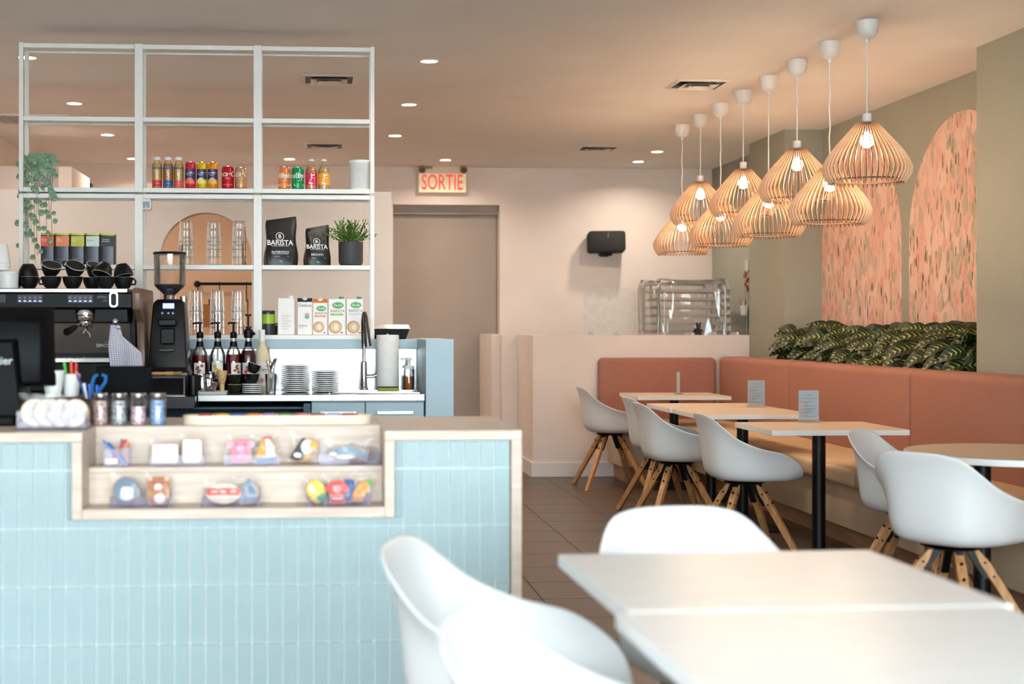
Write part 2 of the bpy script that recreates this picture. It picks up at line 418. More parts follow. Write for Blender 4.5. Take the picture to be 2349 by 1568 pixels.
def vent(x, y, label, w=.30):
    t = thing('ceiling_vent', label, 'air vent', (x, y, CEIL), 0, 'square ceiling air vents')
    h = w / 2
    MB().bb(-h, h, -h, h, -.002, -.001).build('dark_throat', M_black, t, smooth=0)
    f = MB()
    for a in range(4):
        Mx = Matrix.Rotation(a * pi / 2, 4, 'Z')
        f.add([(-h - .03, -h - .03, -.001), (h + .03, -h - .03, -.001), (h, -h, -.012), (-h, -h, -.012)], [(0, 1, 2, 3)], Mx)
        f.add([(-h, -h, -.012), (h, -h, -.012), (h, -h, -.001), (-h, -h, -.001)], [(0, 1, 2, 3)], Mx)
    f.build('frame', M_white, t, smooth=0)
    for q, (a, b2, z0, z1) in enumerate(((.115, .075, -.022, -.008), (.07, .03, -.026, -.012))):
        k = w / .30; c = MB(); a *= k; b2 *= k
        for s in range(4):
            Mx = Matrix.Rotation(s * pi / 2, 4, 'Z')
            c.add([(-a, -a, z0), (a, -a, z0), (b2, -b2, z1), (-b2, -b2, z1)], [(0, 1, 2, 3)], Mx)
            c.add([(-a, -a, z0 - .002), (a, -a, z0 - .002), (b2, -b2, z1 - .002), (-b2, -b2, z1 - .002)], [(0, 3, 2, 1)], Mx)
        c.build('cone', M_white, t, smooth=0)
    MB().bb(-.028, .028, -.028, .028, -.02, -.016).build('center_plate', M_white, t, smooth=0)
vent(.11, 9.07, 'square air vent seen through the upper right shelf bay')
vent(2.50, 9.09, 'square air vent on the ceiling left of the pendant lamps')
vent(2.51, 12.40, 'far square air vent above the wall speaker')
vent(.11, 12.38, 'far square air vent seen through the right shelf bay, second row')
t = thing('return_grille', 'long slatted return grille on the ceiling at the far left', 'air grille', (-2.12, 10.95, CEIL), R(0))
MB().bb(-.42, .30, -.20, .20, -.003, -.001).build('dark_throat', M_black, t, smooth=0)
f = MB(); f.bb(-.44, .32, .20, .225, -.012, 0); f.bb(-.44, .32, -.225, -.20, -.012, 0); f.bb(.30, .32, -.2, .2, -.012, 0); f.bb(-.44, -.42, -.2, .2, -.012, 0)
f.build('frame', M_white, t, smooth=0)
sl = MB().box((0, 0, -.006), (.012, .40, .010)).build('slat', M_white, t, smooth=0); sl.location = (-.41, 0, 0)
for k in range(1, 29): put(sl, t, (-.41 + k * .025, 0, 0))

# ---------------------------------------------------------------- exit sign
t = thing('exit_sign', 'cream emergency exit sign with two lamp heads above the doorway', 'exit sign', (1.283, YB, 2.60))
MB().bb(-.24, .24, -.07, -.002, .0, .28).build('housing', mat('aged_cream_enamel', rgb(238, 222, 196), .45, var=.03), t, bevel=.006)
MB().bb(-.232, .232, -.074, -.07, .004, .188).build('face_plate', mat('cream_face', rgb(243, 226, 188), .5, var=.02, emit=.25, ecol=(1, .8, .5, 1)), t, bevel=.002)
MB().text('SORTIE', .213, at_front(-.003, -.0755, .097), sx=.60, bold=.012).build('lettering', mat('red_sign_print', rgb(236, 70, 62), .5, emit=.5, ecol=(1, .12, .10, 1)), t, smooth=0)
MB().bb(-.175, -.10, -.0715, -.070, .235, .262).build('rating_plate', mat('grey_print', rgb(150, 140, 130), .6), t, smooth=0)
for s in (-1, 1):
    h = MB(); M2 = Matrix.Translation((s * .205, -.075, .245)) @ Matrix.Rotation(R(115), 4, 'X')
    h.lathe([(.022, -.03), (.03, 0), (.034, .055), (.034, .07)], 20, M=M2); ho = h.build('lamp_head', mat('tan_enamel', rgb(196, 160, 116), .5), t)
    MB().lathe([(0, .0705), (.029, .0705), (.031, .074)], 20, M=M2, close=False).build('reflector', M_chrome, ho)

# ---------------------------------------------------------------- wall speaker
t = thing('wall_speaker', 'black loudspeaker bracketed high on the back wall', 'speaker', (2.905, YB - .13, 2.0))
pb = rrect(.365, .205, .03, 6)
MB().prism(pb, 0, .15, Matrix.Translation((0, .075, .11)) @ Matrix.Rotation(R(-6), 4, 'X') @ Matrix.Rotation(R(-4), 4, 'Z') @ FRONT).build('body', mat('speaker_cloth', rgb(16, 15, 15), .75, bump=.1, bscale=400), t, bevel=.01, seg=2)
MB().text('SONOS', .014, at_front(.0, -.083, .185) @ Matrix.Rotation(R(90), 4, 'Z')).build('lettering', mat('pale_gold_print', rgb(190, 160, 120), .4), t, smooth=0)
k = MB(); k.bb(-.06, .06, .02, .13, -.012, .012); k.bb(-.04, .04, .10, .13, -.02, .12); k.build('bracket', M_black, t, bevel=.003)
# ================================================================ pendant lamps
M_burnt = mat('laser_burnt_ring', rgb(110, 72, 46), .6, var=.15)
def make_pendant():
    t = thing('pendant_lamp', 'x', 'pendant lamp')
    # shade in its own space: bottom ring at z=0, top at .31
    outer = [(.050, .314), (.060, .306), (.082, .280), (.107, .252), (.131, .225), (.162, .190), (.190, .153), (.213, .115), (.2265, .078), (.222, .048), (.206, .020), (.190, -.003)]
    vs = []; n = len(outer); wd = [.012, .012, .012, .012, .012, .013, .014, .015, .015, .014, .012, .010]
    inn = []
    for i, (r, z) in enumerate(outer):
        a = outer[max(0, i - 1)]; b = outer[min(n - 1, i + 1)]; tx, tz = b[0] - a[0], b[1] - a[1]; L = math.hypot(tx, tz)
        nx, nz = tz / L, -tx / L          # towards the inside
        inn.append((r + nx * wd[i], z + nz * wd[i]))
    h = .0018
    for y in (-h, h):
        vs += [(r, y, z) for r, z in outer] + [(r, y, z) for r, z in inn]
    s = MB(); o = 2 * n
    for i in range(n - 1):
        s.cur = 0
        s.add([], []); 
    fs = []; mi = []
    for i in range(n - 1):
        fs.append((i, i + 1, n + i + 1, n + i)); mi.append(0)
        fs.append((o + i, o + n + i, o + n + i + 1, o + i + 1)); mi.append(0)
        fs.append((i, o + i, o + i + 1, i + 1)); mi.append(1)
        fs.append((n + i, n + i + 1, o + n + i + 1, o + n + i)); mi.append(1)
    fs.append((n - 1, o + n - 1, o + 2 * n - 1, 2 * n - 1)); mi.append(1)
    fs.append((0, n, o + n, o)); mi.append(1)
    s.v = vs; s.f = fs; s.mi = mi
    sl = s.build('slat', [M_ply, M_plyedge], t, smooth=0)
    for k in range(1, 48): put(sl, t, rot=(0, 0, 2 * pi * k / 48))
    def ring(r0, r1, z0, z1, name, m):
        MB().lathe([(r0, z0), (r1, z0), (r1, z1), (r0, z1), (r0, z0)], 48, close=False).build(name, m, t)
    ring(.170, .190, .012, .017, 'bottom_ring', M_burnt); ring(.022, .056, .300, .305, 'top_ring', M_burnt)
    MB().lathe([(0, .362), (.018, .362), (.0235, .358), (.0235, .312), (.0235, .270), (.018, .262), (0, .262)], 20).build('lamp_holder', M_wplastic, t)
    MB().lathe([(.012, .262), (.018, .252), (.030, .236), (.034, .218), (.032, .202), (.022, .188), (0, .182)], 20).build('bulb', M_bulb, t)
    return t
pend = make_pendant()
pl_lab = ['nearest and largest slatted pendant lamp, hung high in front of the floral arches', 'second pendant from the front, hung low over the first arch', 'third pendant from the front, hung high beside the pier',
          'fourth pendant from the front, hung low', 'fifth pendant from the front, hung high in the middle of the row', 'sixth pendant from the front, hung low', 'seventh pendant from the front, hung high near the back wall', 'farthest slatted pendant lamp, hung lowest by the back wall']
pends = [pend] + [copy_tree(pend) for i in range(7)]
for i in range(8):
    y = 7.163 + .542 * i; x = 2.860 + .0045 * i; zb = 2.022 if i % 2 == 0 else 1.848
    if i in (6,): zb = 2.047
    o = pends[i]
    o.location = (x, y, zb); tag(o, pl_lab[i], 'pendant lamp', 'slatted birch pendant lamps in a row')
    o.rotation_euler = (0, 0, .37 * i)
    H = CEIL - zb
    w = .004 if i % 2 else .002
    MB().tube([(w * sin(q * 2.1 + i) * (q % 9 > 0), 0, .36 + (H - .12 - .36) * q / 9) for q in range(10)], .0042, 8).build('cord', M_wplastic, o)
    MB().lathe([(0, H - .118), (.008, H - .118), (.012, H - .096), (.030, H - .092), (.048, H - .078), (.056, H - .055), (.060, H - .001), (0, H - .001)], 28).build('ceiling_cup', M_wplastic, o)
    L = bpy.data.lights.new('bulb_light', 'POINT'); L.energy = PENDANT_W; L.color = (1, .75, .50); L.shadow_soft_size = .034
    lo = bpy.data.objects.new('bulb_light', L); COL.objects.link(lo); lo.parent = o; lo.location = (0, 0, .145)

# ================================================================ floral wallpaper arches
def floral():
    t = NT('floral_wallpaper')
    tc = t.n('ShaderNodeTexCoord')
    def lay(scale, stretch, rand, seed):
        mp = t.n('ShaderNodeMapping'); mp.inputs['Scale'].default_value = stretch; mp.inputs['Location'].default_value = (seed, seed * .7, seed * 1.3); t.l(tc.outputs['Object'], mp.inputs[0])
        nz = t.n('ShaderNodeTexNoise'); nz.inputs['Scale'].default_value = 5; t.l(mp.outputs[0], nz.inputs['Vector'])
        ad = t.n('ShaderNodeMixRGB'); ad.inputs[0].default_value = .12; t.l(mp.outputs[0], ad.inputs[1]); t.l(nz.outputs['Color'], ad.inputs[2])
        v = t.n('ShaderNodeTexVoronoi'); v.inputs['Scale'].default_value = scale; v.inputs['Randomness'].default_value = rand; t.l(ad.outputs[0], v.inputs['Vector'])
        s = t.n('ShaderNodeSeparateColor'); t.l(v.outputs['Color'], s.inputs[0])
        return v.outputs['Distance'], s.outputs
    def rampc(src, stops):
        c = t.n('ShaderNodeValToRGB')
        while len(c.color_ramp.elements) < len(stops): c.color_ramp.elements.new(.5)
        for e, (p, k) in zip(c.color_ramp.elements, stops): e.position = p; e.color = k
        t.l(src, c.inputs[0]); return c.outputs[0]
    def cmp(src, th, lt=True):
        m = t.n('ShaderNodeMath', operation='LESS_THAN' if lt else 'GREATER_THAN'); m.inputs[1].default_value = th; t.l(src, m.inputs[0]); return m.outputs[0]
    def mul(a, b):
        m = t.n('ShaderNodeMath', operation='MULTIPLY'); t.l(a, m.inputs[0]); t.l(b, m.inputs[1]); return m.outputs[0]
    def mix(f, a, b):
        m = t.n('ShaderNodeMixRGB'); t.l(f, m.inputs[0])
        for k, z in ((1, a), (2, b)):
            if isinstance(z, tuple): m.inputs[k].default_value = z
            else: t.l(z, m.inputs[k])
        return m.outputs[0]
    d1, c1 = lay(14, (1, 1.35, .70), 1, 0)          # petals
    pet = rampc(c1[0], [(0, rgb(214, 154, 142)), (.35, rgb(222, 174, 162)), (.7, rgb(228, 190, 178)), (1, rgb(232, 202, 190))])
    d2, c2 = lay(7, (1, 1.0, .72), 1, 3)         # larger blossoms with a darker heart
    heart = rampc(d2, [(0, rgb(200, 126, 104)), (.14, rgb(214, 142, 126)), (.32, rgb(232, 178, 164))])
    base = mix(cmp(d2, .30), pet, heart)
    gap = mul(cmp(c1[1], .27), cmp(d1, .62)); base = mix(gap, base, rgb(182, 170, 152))
    d3, c3 = lay(15, (1, 2.1, .62), 1, 7)          # grey-green leaves
    leaf = mul(cmp(d3, .33), cmp(c3[0], .36)); lc = rampc(c3[1], [(0, rgb(98, 84, 66)), (.6, rgb(134, 120, 98)), (1, rgb(158, 146, 124))])
    base = mix(leaf, base, lc)
    mp = t.n('ShaderNodeMapping'); mp.inputs['Scale'].default_value = (1, 1, .22); t.l(tc.outputs['Object'], mp.inputs[0])
    ns = t.n('ShaderNodeTexNoise'); ns.inputs['Scale'].default_value = 60; ns.inputs['Detail'].default_value = 5; t.l(mp.outputs[0], ns.inputs['Vector'])
    fac = rampc(ns.outputs[0], [(.42, (0, 0, 0, 1)), (.66, (.75, .75, .75, 1))])
    base = mix(fac, base, rgb(236, 196, 172))
    t.l(base, t.b.inputs['Base Color']); t.b.inputs['Roughness'].default_value = .8
    return t.m
M_floral = floral()
def arch_panel(yc, label):
    r = .78; poly = [(-r, 0), (r, 0)] + [(r * cos(pi * i / 40), .96 + r * sin(pi * i / 40)) for i in range(41)]
    Mx = Matrix.Translation((4.08, yc, .90)) @ Matrix(((0, 0, -1, 0), (1, 0, 0, 0), (0, 1, 0, 0), (0, 0, 0, 1)))
    o = MB().prism(poly, .0005, .004, Mx).build('wallpaper_arch', M_floral, smooth=0)
    return tag(o, label, 'wallpaper', 'floral wallpaper arches')
arch_panel(10.373, 'pink floral wallpaper arch behind the pendants, next to the pier')
arch_panel(8.69, 'pink floral wallpaper arch partly hidden by the right wall edge')

# ================================================================ banquette
bq = thing('banquette', 'L-shaped terracotta banquette with beige seat along the right wall', 'banquette', (3.3, 8, 0))
def bpart(name, x0, x1, y0, y1, z0, z1, m, bv=.0, seg=3):
    return MB().bb(x0 - 3.3, x1 - 3.3, y0 - 8, y1 - 8, z0, z1).build(name, m, bq, bevel=bv, seg=seg)
YS = [3.0, 5.2, 7.42, 9.33, 11.86]
YS = [2.6, 5.3, 8.05, 10.16, 11.93]
for a, b in zip(YS, YS[1:]): bpart('backrest_panel', 3.46, 3.745, a + .004, b - .004, .46, 1.03, M_fab, .045, 4)
bpart('backrest_panel', 2.435, 3.455, 11.93, 12.045, .46, 1.02, M_fab, .045, 4)
for a, b in zip([2.6, 5.2, 7.55, 9.6], [5.2, 7.55, 9.6, 11.40]): bpart('seat_cushion', 2.93, 3.50, a + .003, b - .003, .40, .50, M_vinyl, .03, 4)
bpart('seat_cushion', 2.50, 3.50, 11.405, 11.96, .40, .50, M_vinyl, .03, 4)
bpart('base_panel', 3.05, 3.74, 2.6, 11.52, .13, .41, M_vinyl2, .01)
bpart('base_panel', 2.53, 3.10, 11.525, 12.04, .13, .41, M_vinyl2, .01)
bpart('plinth', 3.16, 3.74, 2.6, 11.60, 0, .13, M_plinth)
bpart('plinth', 2.58, 3.16, 11.605, 12.03, 0, .13, M_plinth)

# ================================================================ planter and its leafy plants
plb = thing('planter_trough', 'dark planter trough set in the wall recess behind the banquette', 'planter', (3.9, 9.45, 0))
MB().bb(-.145, .175, -1.64, 1.67, 0, .93).build('trough', mat('dark_trough', rgb(30, 27, 24), .8), plb)
MB().bb(-.13, .16, -1.62, 1.65, .93, .945).build('soil', mat('dark_soil', rgb(32, 24, 18), .95, bump=.5, bscale=40), plb, smooth=0)
def leafmat():
    t = NT('variegated_leaf'); tc = t.n('ShaderNodeTexCoord'); s = t.n('ShaderNodeSeparateXYZ'); t.l(tc.outputs['Object'], s.inputs[0])
    ab = t.n('ShaderNodeMath', operation='ABSOLUTE'); t.l(s.outputs[1], ab.inputs[0])
    k = t.n('ShaderNodeMath', operation='MULTIPLY_ADD'); k.inputs[1].default_value = -.75; t.l(ab.outputs[0], k.inputs[0]); t.l(s.outputs[0], k.inputs[2])
    m = t.n('ShaderNodeMath', operation='MULTIPLY'); m.inputs[1].default_value = 210; t.l(k.outputs[0], m.inputs[0])
    sn = t.n('ShaderNodeMath', operation='SINE'); t.l(m.outputs[0], sn.inputs[0])
    g = t.n('ShaderNodeMath', operation='MULTIPLY_ADD'); g.inputs[1].default_value = -22; g.inputs[2].default_value = .55; t.l(ab.outputs[0], g.inputs[0])
    ad = t.n('ShaderNodeMath', operation='ADD'); t.l(sn.outputs[0], ad.inputs[0]); t.l(g.outputs[0], ad.inputs[1])
    nz = t.n('ShaderNodeTexNoise'); nz.inputs['Scale'].default_value = 18; t.l(tc.outputs['Object'], nz.inputs['Vector'])
    a2 = t.n('ShaderNodeMath', operation='MULTIPLY_ADD'); a2.inputs[1].default_value = 1.3; t.l(nz.outputs[0], a2.inputs[0]); t.l(ad.outputs[0], a2.inputs[2])
    c = t.n('ShaderNodeValToRGB'); e = c.color_ramp.elements
    e[0].position = .35; e[0].color = rgb(22, 36, 18); e[1].position = .97; e[1].color = rgb(190, 190, 96)
    x = c.color_ramp.elements.new(.80); x.color = rgb(44, 64, 24)
    mr = t.n('ShaderNodeMapRange'); mr.inputs[1].default_value = -1; mr.inputs[2].default_value = 2.3; t.l(a2.outputs[0], mr.inputs[0])
    t.l(mr.outputs[0], c.inputs[0]); t.l(c.outputs[0], t.b.inputs['Base Color']); t.b.inputs['Roughness'].default_value = .38
    return t.m
M_leaf = leafmat(); M_stem = mat('green_stem', rgb(58, 70, 30), .5, var=.1)
def leaf_mesh(L, W, droop, cup):
    def f(u, v):      # v along, u across
        t = v; w = W * (sin(pi * min(1, t ** .62)) ** .8) * (1 - .25 * t) if 0 < t < 1 else 0
        x = L * t; y = (u - .5) * 2 * w
        z = -droop * t * t + cup * abs(u - .5) * 2 * w / W * .5 + .10 * L * sin(t * pi) + .003 * sin(t * 22) * abs(u - .5)
        return (x, y, z)
    return MB().grid(f, 7, 10)
leafs = []
for L, W, d, c in ((.19, .060, .035, .03), (.17, .056, .05, .03), (.20, .060, .06, .035), (.15, .052, .025, .03)):
    leafs.append(leaf_mesh(L, W, d, c))
lmesh = []
pn = ['leafy plant at the near end of the trough, against the right wall edge', 'second plant from the near end of the trough', 'third plant from the near end of the trough, below the gap between the arches', 'middle plant of the leafy trough',
      'fifth plant from the near end, below the left arch', 'sixth plant from the near end, below the left arch', 'leafy plant at the far end of the trough, leaning over the banquette corner']
rnd = random.Random(3)
for i in range(7):
    y = 8.02 + i * .475
    t = thing('foliage_plant', pn[i], 'plant', (3.91, y, .945), 0, 'variegated plants in the trough')
    hv = Vector((-.92, .38, 0)); toc = Vector((-.45, -.89, 0)); nl = 40
    for k in range(nl):
        f = k / nl; hz = .05 + .27 * ((k * 7) % nl) / nl; dx = rnd.uniform(-.16, .10) - .05 * (1 - hz / .33); dy = rnd.uniform(-.25, .25)
        if i == 0: dy = max(dy, -.03)
        if i == 6: dy = min(dy, .10)
        sg = 1 if rnd.random() < .72 else -1
        dn = rnd.uniform(-.75, .12) if hz < .25 else rnd.uniform(-.45, .45)
        d = (hv * sg + toc * rnd.uniform(-.15, .7) + Vector((0, 0, dn))).normalized()
        if sg < 0: dx = min(dx, -.08)
        n = toc * rnd.uniform(.35, .9) + Vector((0, 0, rnd.uniform(.35, .95))) + hv * rnd.uniform(-.3, .45); y_ = n.cross(d).normalized(); n = d.cross(y_)
        Mr = Matrix((d, y_, n)).transposed()
        while len(lmesh) < 4: lmesh.append(leafs[len(lmesh)].build('leaf', M_leaf, t, smooth=180)); lmesh[-1].location = (-.05, 0, .2 + .02 * len(lmesh)); lmesh[-1].rotation_euler = Mr.to_euler()
        q = rnd.randrange(4); sc = rnd.uniform(.78, 1.15)
        put(lmesh[q], t, (dx, dy, hz), tuple(Mr.to_euler()), sc, name='leaf')
    st = MB()
    for k in range(14):
        az = rnd.uniform(0, 6.28); rr = rnd.uniform(.04, .10); hz = rnd.uniform(.08, .24)
        st.tube([(.02 * cos(az), .02 * sin(az), 0), (.4 * rr * cos(az), .5 * rr * sin(az), hz * .6), (rr * cos(az) * .6, rr * sin(az), hz)], .004, 5)
    st.build('stems', M_stem, t)
# one long leaf reaching out at the far end
far = [o for o in COL.objects if o.get('label') == pn[6]][0]
put(lmesh[0], far, (-.14, .08, .17), (.9, .25, pi - .35), 1.0, name='leaf'); put(lmesh[2], far, (-.16, .02, .13), (.8, .55, pi - .2), 1.0, name='leaf')

# ================================================================ tables
def make_table(w=.74, d=.66):
    t = thing('cafe_table', 'x', 'table')
    MB().bb(-w / 2, w / 2, -d / 2, d / 2, .712, .740).build('edge_band', M_edge, t, bevel=.002)
    MB().bb(-w / 2 + .0015, w / 2 - .0015, -d / 2 + .0015, d / 2 - .0015, .7385, .7412).build('tabletop', M_top, t, smooth=0)
    MB().cyl((0, 0, .012), (0, 0, .70), .036, n=24).build('column', M_blackmetal, t)
    MB().bb(-.16, .16, -.16, .16, .698, .712).build('mounting_plate', M_blackmetal, t, bevel=.002)
    MB().bb(-.21, .21, -.21, .21, 0, .012).build('base_plate', M_blackmetal, t, bevel=.003)
    return t
tb = make_table()
tabs = [((2.765, 7.60), 'table with a blue menu card, nearest to the camera along the banquette'), ((2.745, 8.915), 'front one of the two tables pushed together along the banquette'), ((2.735, 9.60), 'back one of the two joined tables, holding a menu card'),
        ((2.895, 11.22), 'farthest table, by the short end of the banquette'), ((.972, 3.01), 'back table of the pale pair in the foreground'), ((.960, 2.315), 'front table of the pale pair in the foreground')]
for i, ((x, y), l) in enumerate(tabs):
    o = tb if i == 0 else copy_tree(tb)
    o.location = (x, y, 0); tag(o, l, 'table', 'square pedestal tables')
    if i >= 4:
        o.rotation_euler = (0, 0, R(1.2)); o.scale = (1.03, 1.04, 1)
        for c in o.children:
            if c.name.startswith('tabletop'): c.data = c.data.copy(); c.data.materials[0] = M_top_glare
rt = thing('round_table', 'round pedestal table cut by the right edge of the picture', 'table', (3.02, 5.98, 0))
MB().lathe([(0, .712), (.43, .712), (.432, .714), (.432, .738), (.43, .740), (0, .740)], 56).build('edge_band', M_edge, rt)
MB().lathe([(0, .7412), (.428, .7412)], 56, close=False).build('tabletop', M_top, rt)
MB().cyl((-.12, 0, .012), (-.12, 0, .712), .036, n=24).build('column', M_blackmetal, rt)
MB().lathe([(0, .012), (.20, .012), (.215, .006), (.215, 0), (0, 0)], 40, c=(-.3, 0, 0)).build('base_plate', M_blackmetal, rt)

# ================================================================ shell chairs
M_shell = mat('white_shell', rgb(224, 226, 226), 0.38, var=0.01, scale=3)
M_pad = mat('grey_seat_pad', rgb(120, 120, 122), .9, var=.06, scale=80, bump=.1, bscale=300)
def make_chair():
    t = thing('shell_chair', 'x', 'chair')
    rim = [(.275, 0, .452), (.272, .12, .455), (.262, .205, .474), (.225, .268, .536), (.120, .292, .602), (-.005, .292, .628), (-.122, .262, .678), (-.192, .224, .738), (-.235, .180, .784), (-.258, .105, .803)]
    full = rim + [(-.264, 0, .806)] + [(x, -y, z) for x, y, z in rim[:0:-1]]
    prof = [(0, 0), (.25, 0), (.45, .004), (.60, .02), (.70, .06), (.765, .13), (.80, .24), (.82, .40), (.845, .58), (.885, .76), (.94, .90), (1, 1)]
    pf = [(0, 0), (.25, .0), (.45, .0), (.60, .02), (.70, .06), (.78, .15), (.84, .3), (.88, .45), (.92, .6), (.95, .75), (.975, .88), (1, 1)]
    na = 60; z0 = .436
    s = MB(); vs = [(0, 0, z0 + .004)]; fs = []
    for j in range(1, len(prof)):
        for i in range(na):
            x, y, z = catmull(full, i / na)
            wgt = max(0, min(1, (x - .05) / .2)); wgt = wgt * wgt * (3 - 2 * wgt)
            f = prof[j][0] * (1 - wgt) + pf[j][0] * wgt; g = prof[j][1] * (1 - wgt) + pf[j][1] * wgt
            back = max(0, min(1, (-x - .05) / .2))
            vs.append((x * f, y * f * (1 + .0 * back), z0 + (z - z0) * g + .004 * (1 - f)))
    for i in range(na): fs.append((0, 1 + i, 1 + (i + 1) % na))
    for j in range(len(prof) - 2):
        for i in range(na):
            k = (i + 1) % na; a = 1 + j * na; b = a + na; fs.append((a + i, b + i, b + k, a + k))
    s.add(vs, fs); sh = s.build('shell', M_shell, t, smooth=180)
    sm = sh.modifiers.new('thickness', 'SOLIDIFY'); sm.thickness = .008; sm.offset = 1
    sb = sh.modifiers.new('smooth', 'SUBSURF'); sb.levels = 1; sb.render_levels = 1
    p = MB(); p.lathe([(0, .018), (.14, .018), (.178, .014), (.19, .007), (.185, 0), (0, 0)], 36, c=(.03, 0, .449)); p.build('seat_pad', M_pad, t)
    br = MB(); br.lathe([(0, .0), (.10, 0), (.11, .006), (.10, .012), (0, .012)], 24, c=(0, 0, .420))
    br.build('mounting_disc', M_blackmetal, t)
    leg = MB()
    def quad_ring(c, a, b, ax, ay): return [tuple(Vector(c) + ax * sx * a + ay * sy * b) for sx, sy in ((-1, -1), (1, -1), (1, 1), (-1, 1))]
    top = Vector((.085, 0, .415)); bot = Vector((.345, 0, 0)); ax = Vector((1, 0, 0)); ay = Vector((0, 1, 0))
    mid = top.lerp(bot, .12)
    vs = quad_ring(top, .010, .017, ax, ay) + quad_ring(mid, .021, .019, ax, ay) + quad_ring(bot, .018, .014, ax, ay)
    leg.add(vs, [(3, 2, 1, 0)] + [(j * 4 + i, j * 4 + (i + 1) % 4, j * 4 + 4 + (i + 1) % 4, j * 4 + 4 + i) for j in range(2) for i in range(4)] + [(8, 9, 10, 11)])
    b2 = MB()
    b2.add([(.04, -.014, .42), (.098, -.014, .42), (.098, .014, .42), (.04, .014, .42), (.115, -.014, .30), (.14, -.014, .305), (.14, .014, .305), (.115, .014, .30)], [(0, 1, 2, 3), (0, 4, 5, 1), (1, 5, 6, 2), (2, 6, 7, 3), (3, 7, 4, 0), (4, 7, 6, 5)])
    def bolt_mesh(q):
        b = MB(); c = top.lerp(bot, q); b.cyl(c + Vector((0, -.021, 0)), c + Vector((0, .021, 0)), .005, n=10); return b
    def head_mesh(q):
        b = MB(); c = top.lerp(bot, q); n = Vector((.847, 0, .531)); b.cyl(c + n * .012, c + n * .0245, .006, n=10); return b
    src = None
    for k in range(4):
        a = R(45 + 90 * k)
        if src is None:
            lo = leg.build('leg', M_oak, t, bevel=.003, rot=(0, 0, a)); bo = [bolt_mesh(.12).build('bolt', M_blackmetal, lo), bolt_mesh(.25).build('bolt', M_blackmetal, lo), head_mesh(.12).build('bolt_head', M_blackmetal, lo), head_mesh(.25).build('bolt_head', M_blackmetal, lo)]; bk = b2.build('bracket', M_blackmetal, t, rot=(0, 0, a)); src = (lo, bo, bk)
        else:
            l2 = put(src[0], t, rot=(0, 0, a)); [put(q, l2) for q in src[1]]; put(src[2], t, rot=(0, 0, a))
    return t
ch = make_chair()
spots = [(2.385, 11.26, 2, 'farthest white shell chair, standing alone before the pale half wall'), (2.395, 9.60, 4, 'white shell chair half hidden between its two neighbours at the joined tables'),
         (2.30, 8.86, 3, 'white shell chair at the front one of the joined tables'), (2.385, 7.72, 2, 'white shell chair in full profile at the nearest banquette table'),
         (2.735, 6.33, -40, 'white shell chair behind another one, on the far side of the round table'), (2.50, 5.40, 34, 'large white shell chair turned away at the round table'),
         (.995, 3.47, -82, 'white shell chair facing the camera beyond the foreground table'), (.423, 3.10, -17, 'blurred white shell chair beside the blue tiled counter'), (.478, 2.285, -19, 'blurred white shell chair closest to the camera, at the bottom edge')]
for i, (x, y, a, l) in enumerate(spots):
    o = ch if i == 0 else copy_tree(ch)
    o.location = (x, y, 0); o.rotation_euler = (0, 0, R(a)); tag(o, l, 'chair', 'white shell chairs with oak legs')

# ================================================================ menu cards in acrylic stands
M_card = mat('pale_blue_card', rgb(190, 208, 212), .6, var=.02); M_ink = mat('grey_ink', rgb(110, 118, 122), .7); M_coral = mat('coral_ink', rgb(232, 150, 132), .7)
def menu(x, y, rz, label, n):
    t = thing('menu_stand', label, 'menu card', (x, y, .7412), rz, 'acrylic menu stands')
    MB().bb(-.058, .058, -.0014, .0014, .012, .180).build('card', M_card, t, smooth=0)
    MB().bb(-.060, .060, -.0035, -.0025, .008, .182).build('acrylic_sheet', G_acr, t, smooth=0)
    MB().bb(-.062, .062, -.028, .028, 0, .008).build('foot', glass('acrylic_foot', tint=(.95, .9, .86), refl=.8, haze=.12, hcol=(1, .85, .7, 1)), t, bevel=.002)
    k = MB(); k.text('Consignes', .011, at_front(0, -.0018, .155))
    for r in range(6):
        z = .130 - r * .0195
        if r == 0: k.bb(-.046, .044, -.0018, -.0016, z + .004, z + .006); continue
        for q in range(2): k.bb(-.030, .040 - .02 * ((r + q) % 3), -.0018, -.0016, z + .004 - q * .006, z + .0062 - q * .006)
    k.build('lettering', M_ink, t, smooth=0)
    d = MB()
    for r in range(1, 6): d.lathe([(0, 0), (.006, 0)], 12, M=at_front(-.042, -.0018, .131 - r * .0195), close=False)
    d.build('icons', M_coral, t, smooth=0)
menu(2.995, 9.42, R(0), 'pale menu card standing on the joined tables', 0)
menu(2.815, 7.90, R(0), 'pale blue menu card standing on the nearest banquette table', 1)
menu(2.935, 11.24, R(86), 'acrylic stand seen edge-on on the farthest table', 2)
# ================================================================ front service counter with tiled face and display niche
ct = thing('service_counter', 'front counter clad in fluted aqua tiles with pale wood top', 'counter', (0, 4.5, 0))
def cpart(name, x0, x1, y0, y1, z0, z1, m, bv=.0015):
    return MB().bb(x0, x1, y0 - 4.5, y1 - 4.5, z0, z1).build(name, m, ct, bevel=bv)
CT = .952; NX0, NX1, NZ = -.746, .262, .679
cpart('carcass', -2.55, NX0, 4.516, 5.18, 0, .92, M_grout, 0); cpart('carcass', NX1, .632, 4.516, 5.18, 0, .92, M_grout, 0)
cpart('carcass', NX0, NX1, 4.516, 5.18, 0, NZ, M_grout, 0); cpart('carcass', NX0, NX1, 4.80, 5.18, NZ, .92, M_lam, 0)
cpart('worktop', -2.57, NX0 + .032, 4.492, 5.215, .922, CT, M_lam); cpart('worktop', NX1 - .032, .668, 4.492, 5.215, .922, CT, M_lam)
cpart('worktop', NX0 + .033, NX1 - .033, 4.782, 5.215, .922, CT, M_lam)
cpart('end_panel', .634, .668, 4.494, 5.20, 0, .9215, M_lam)
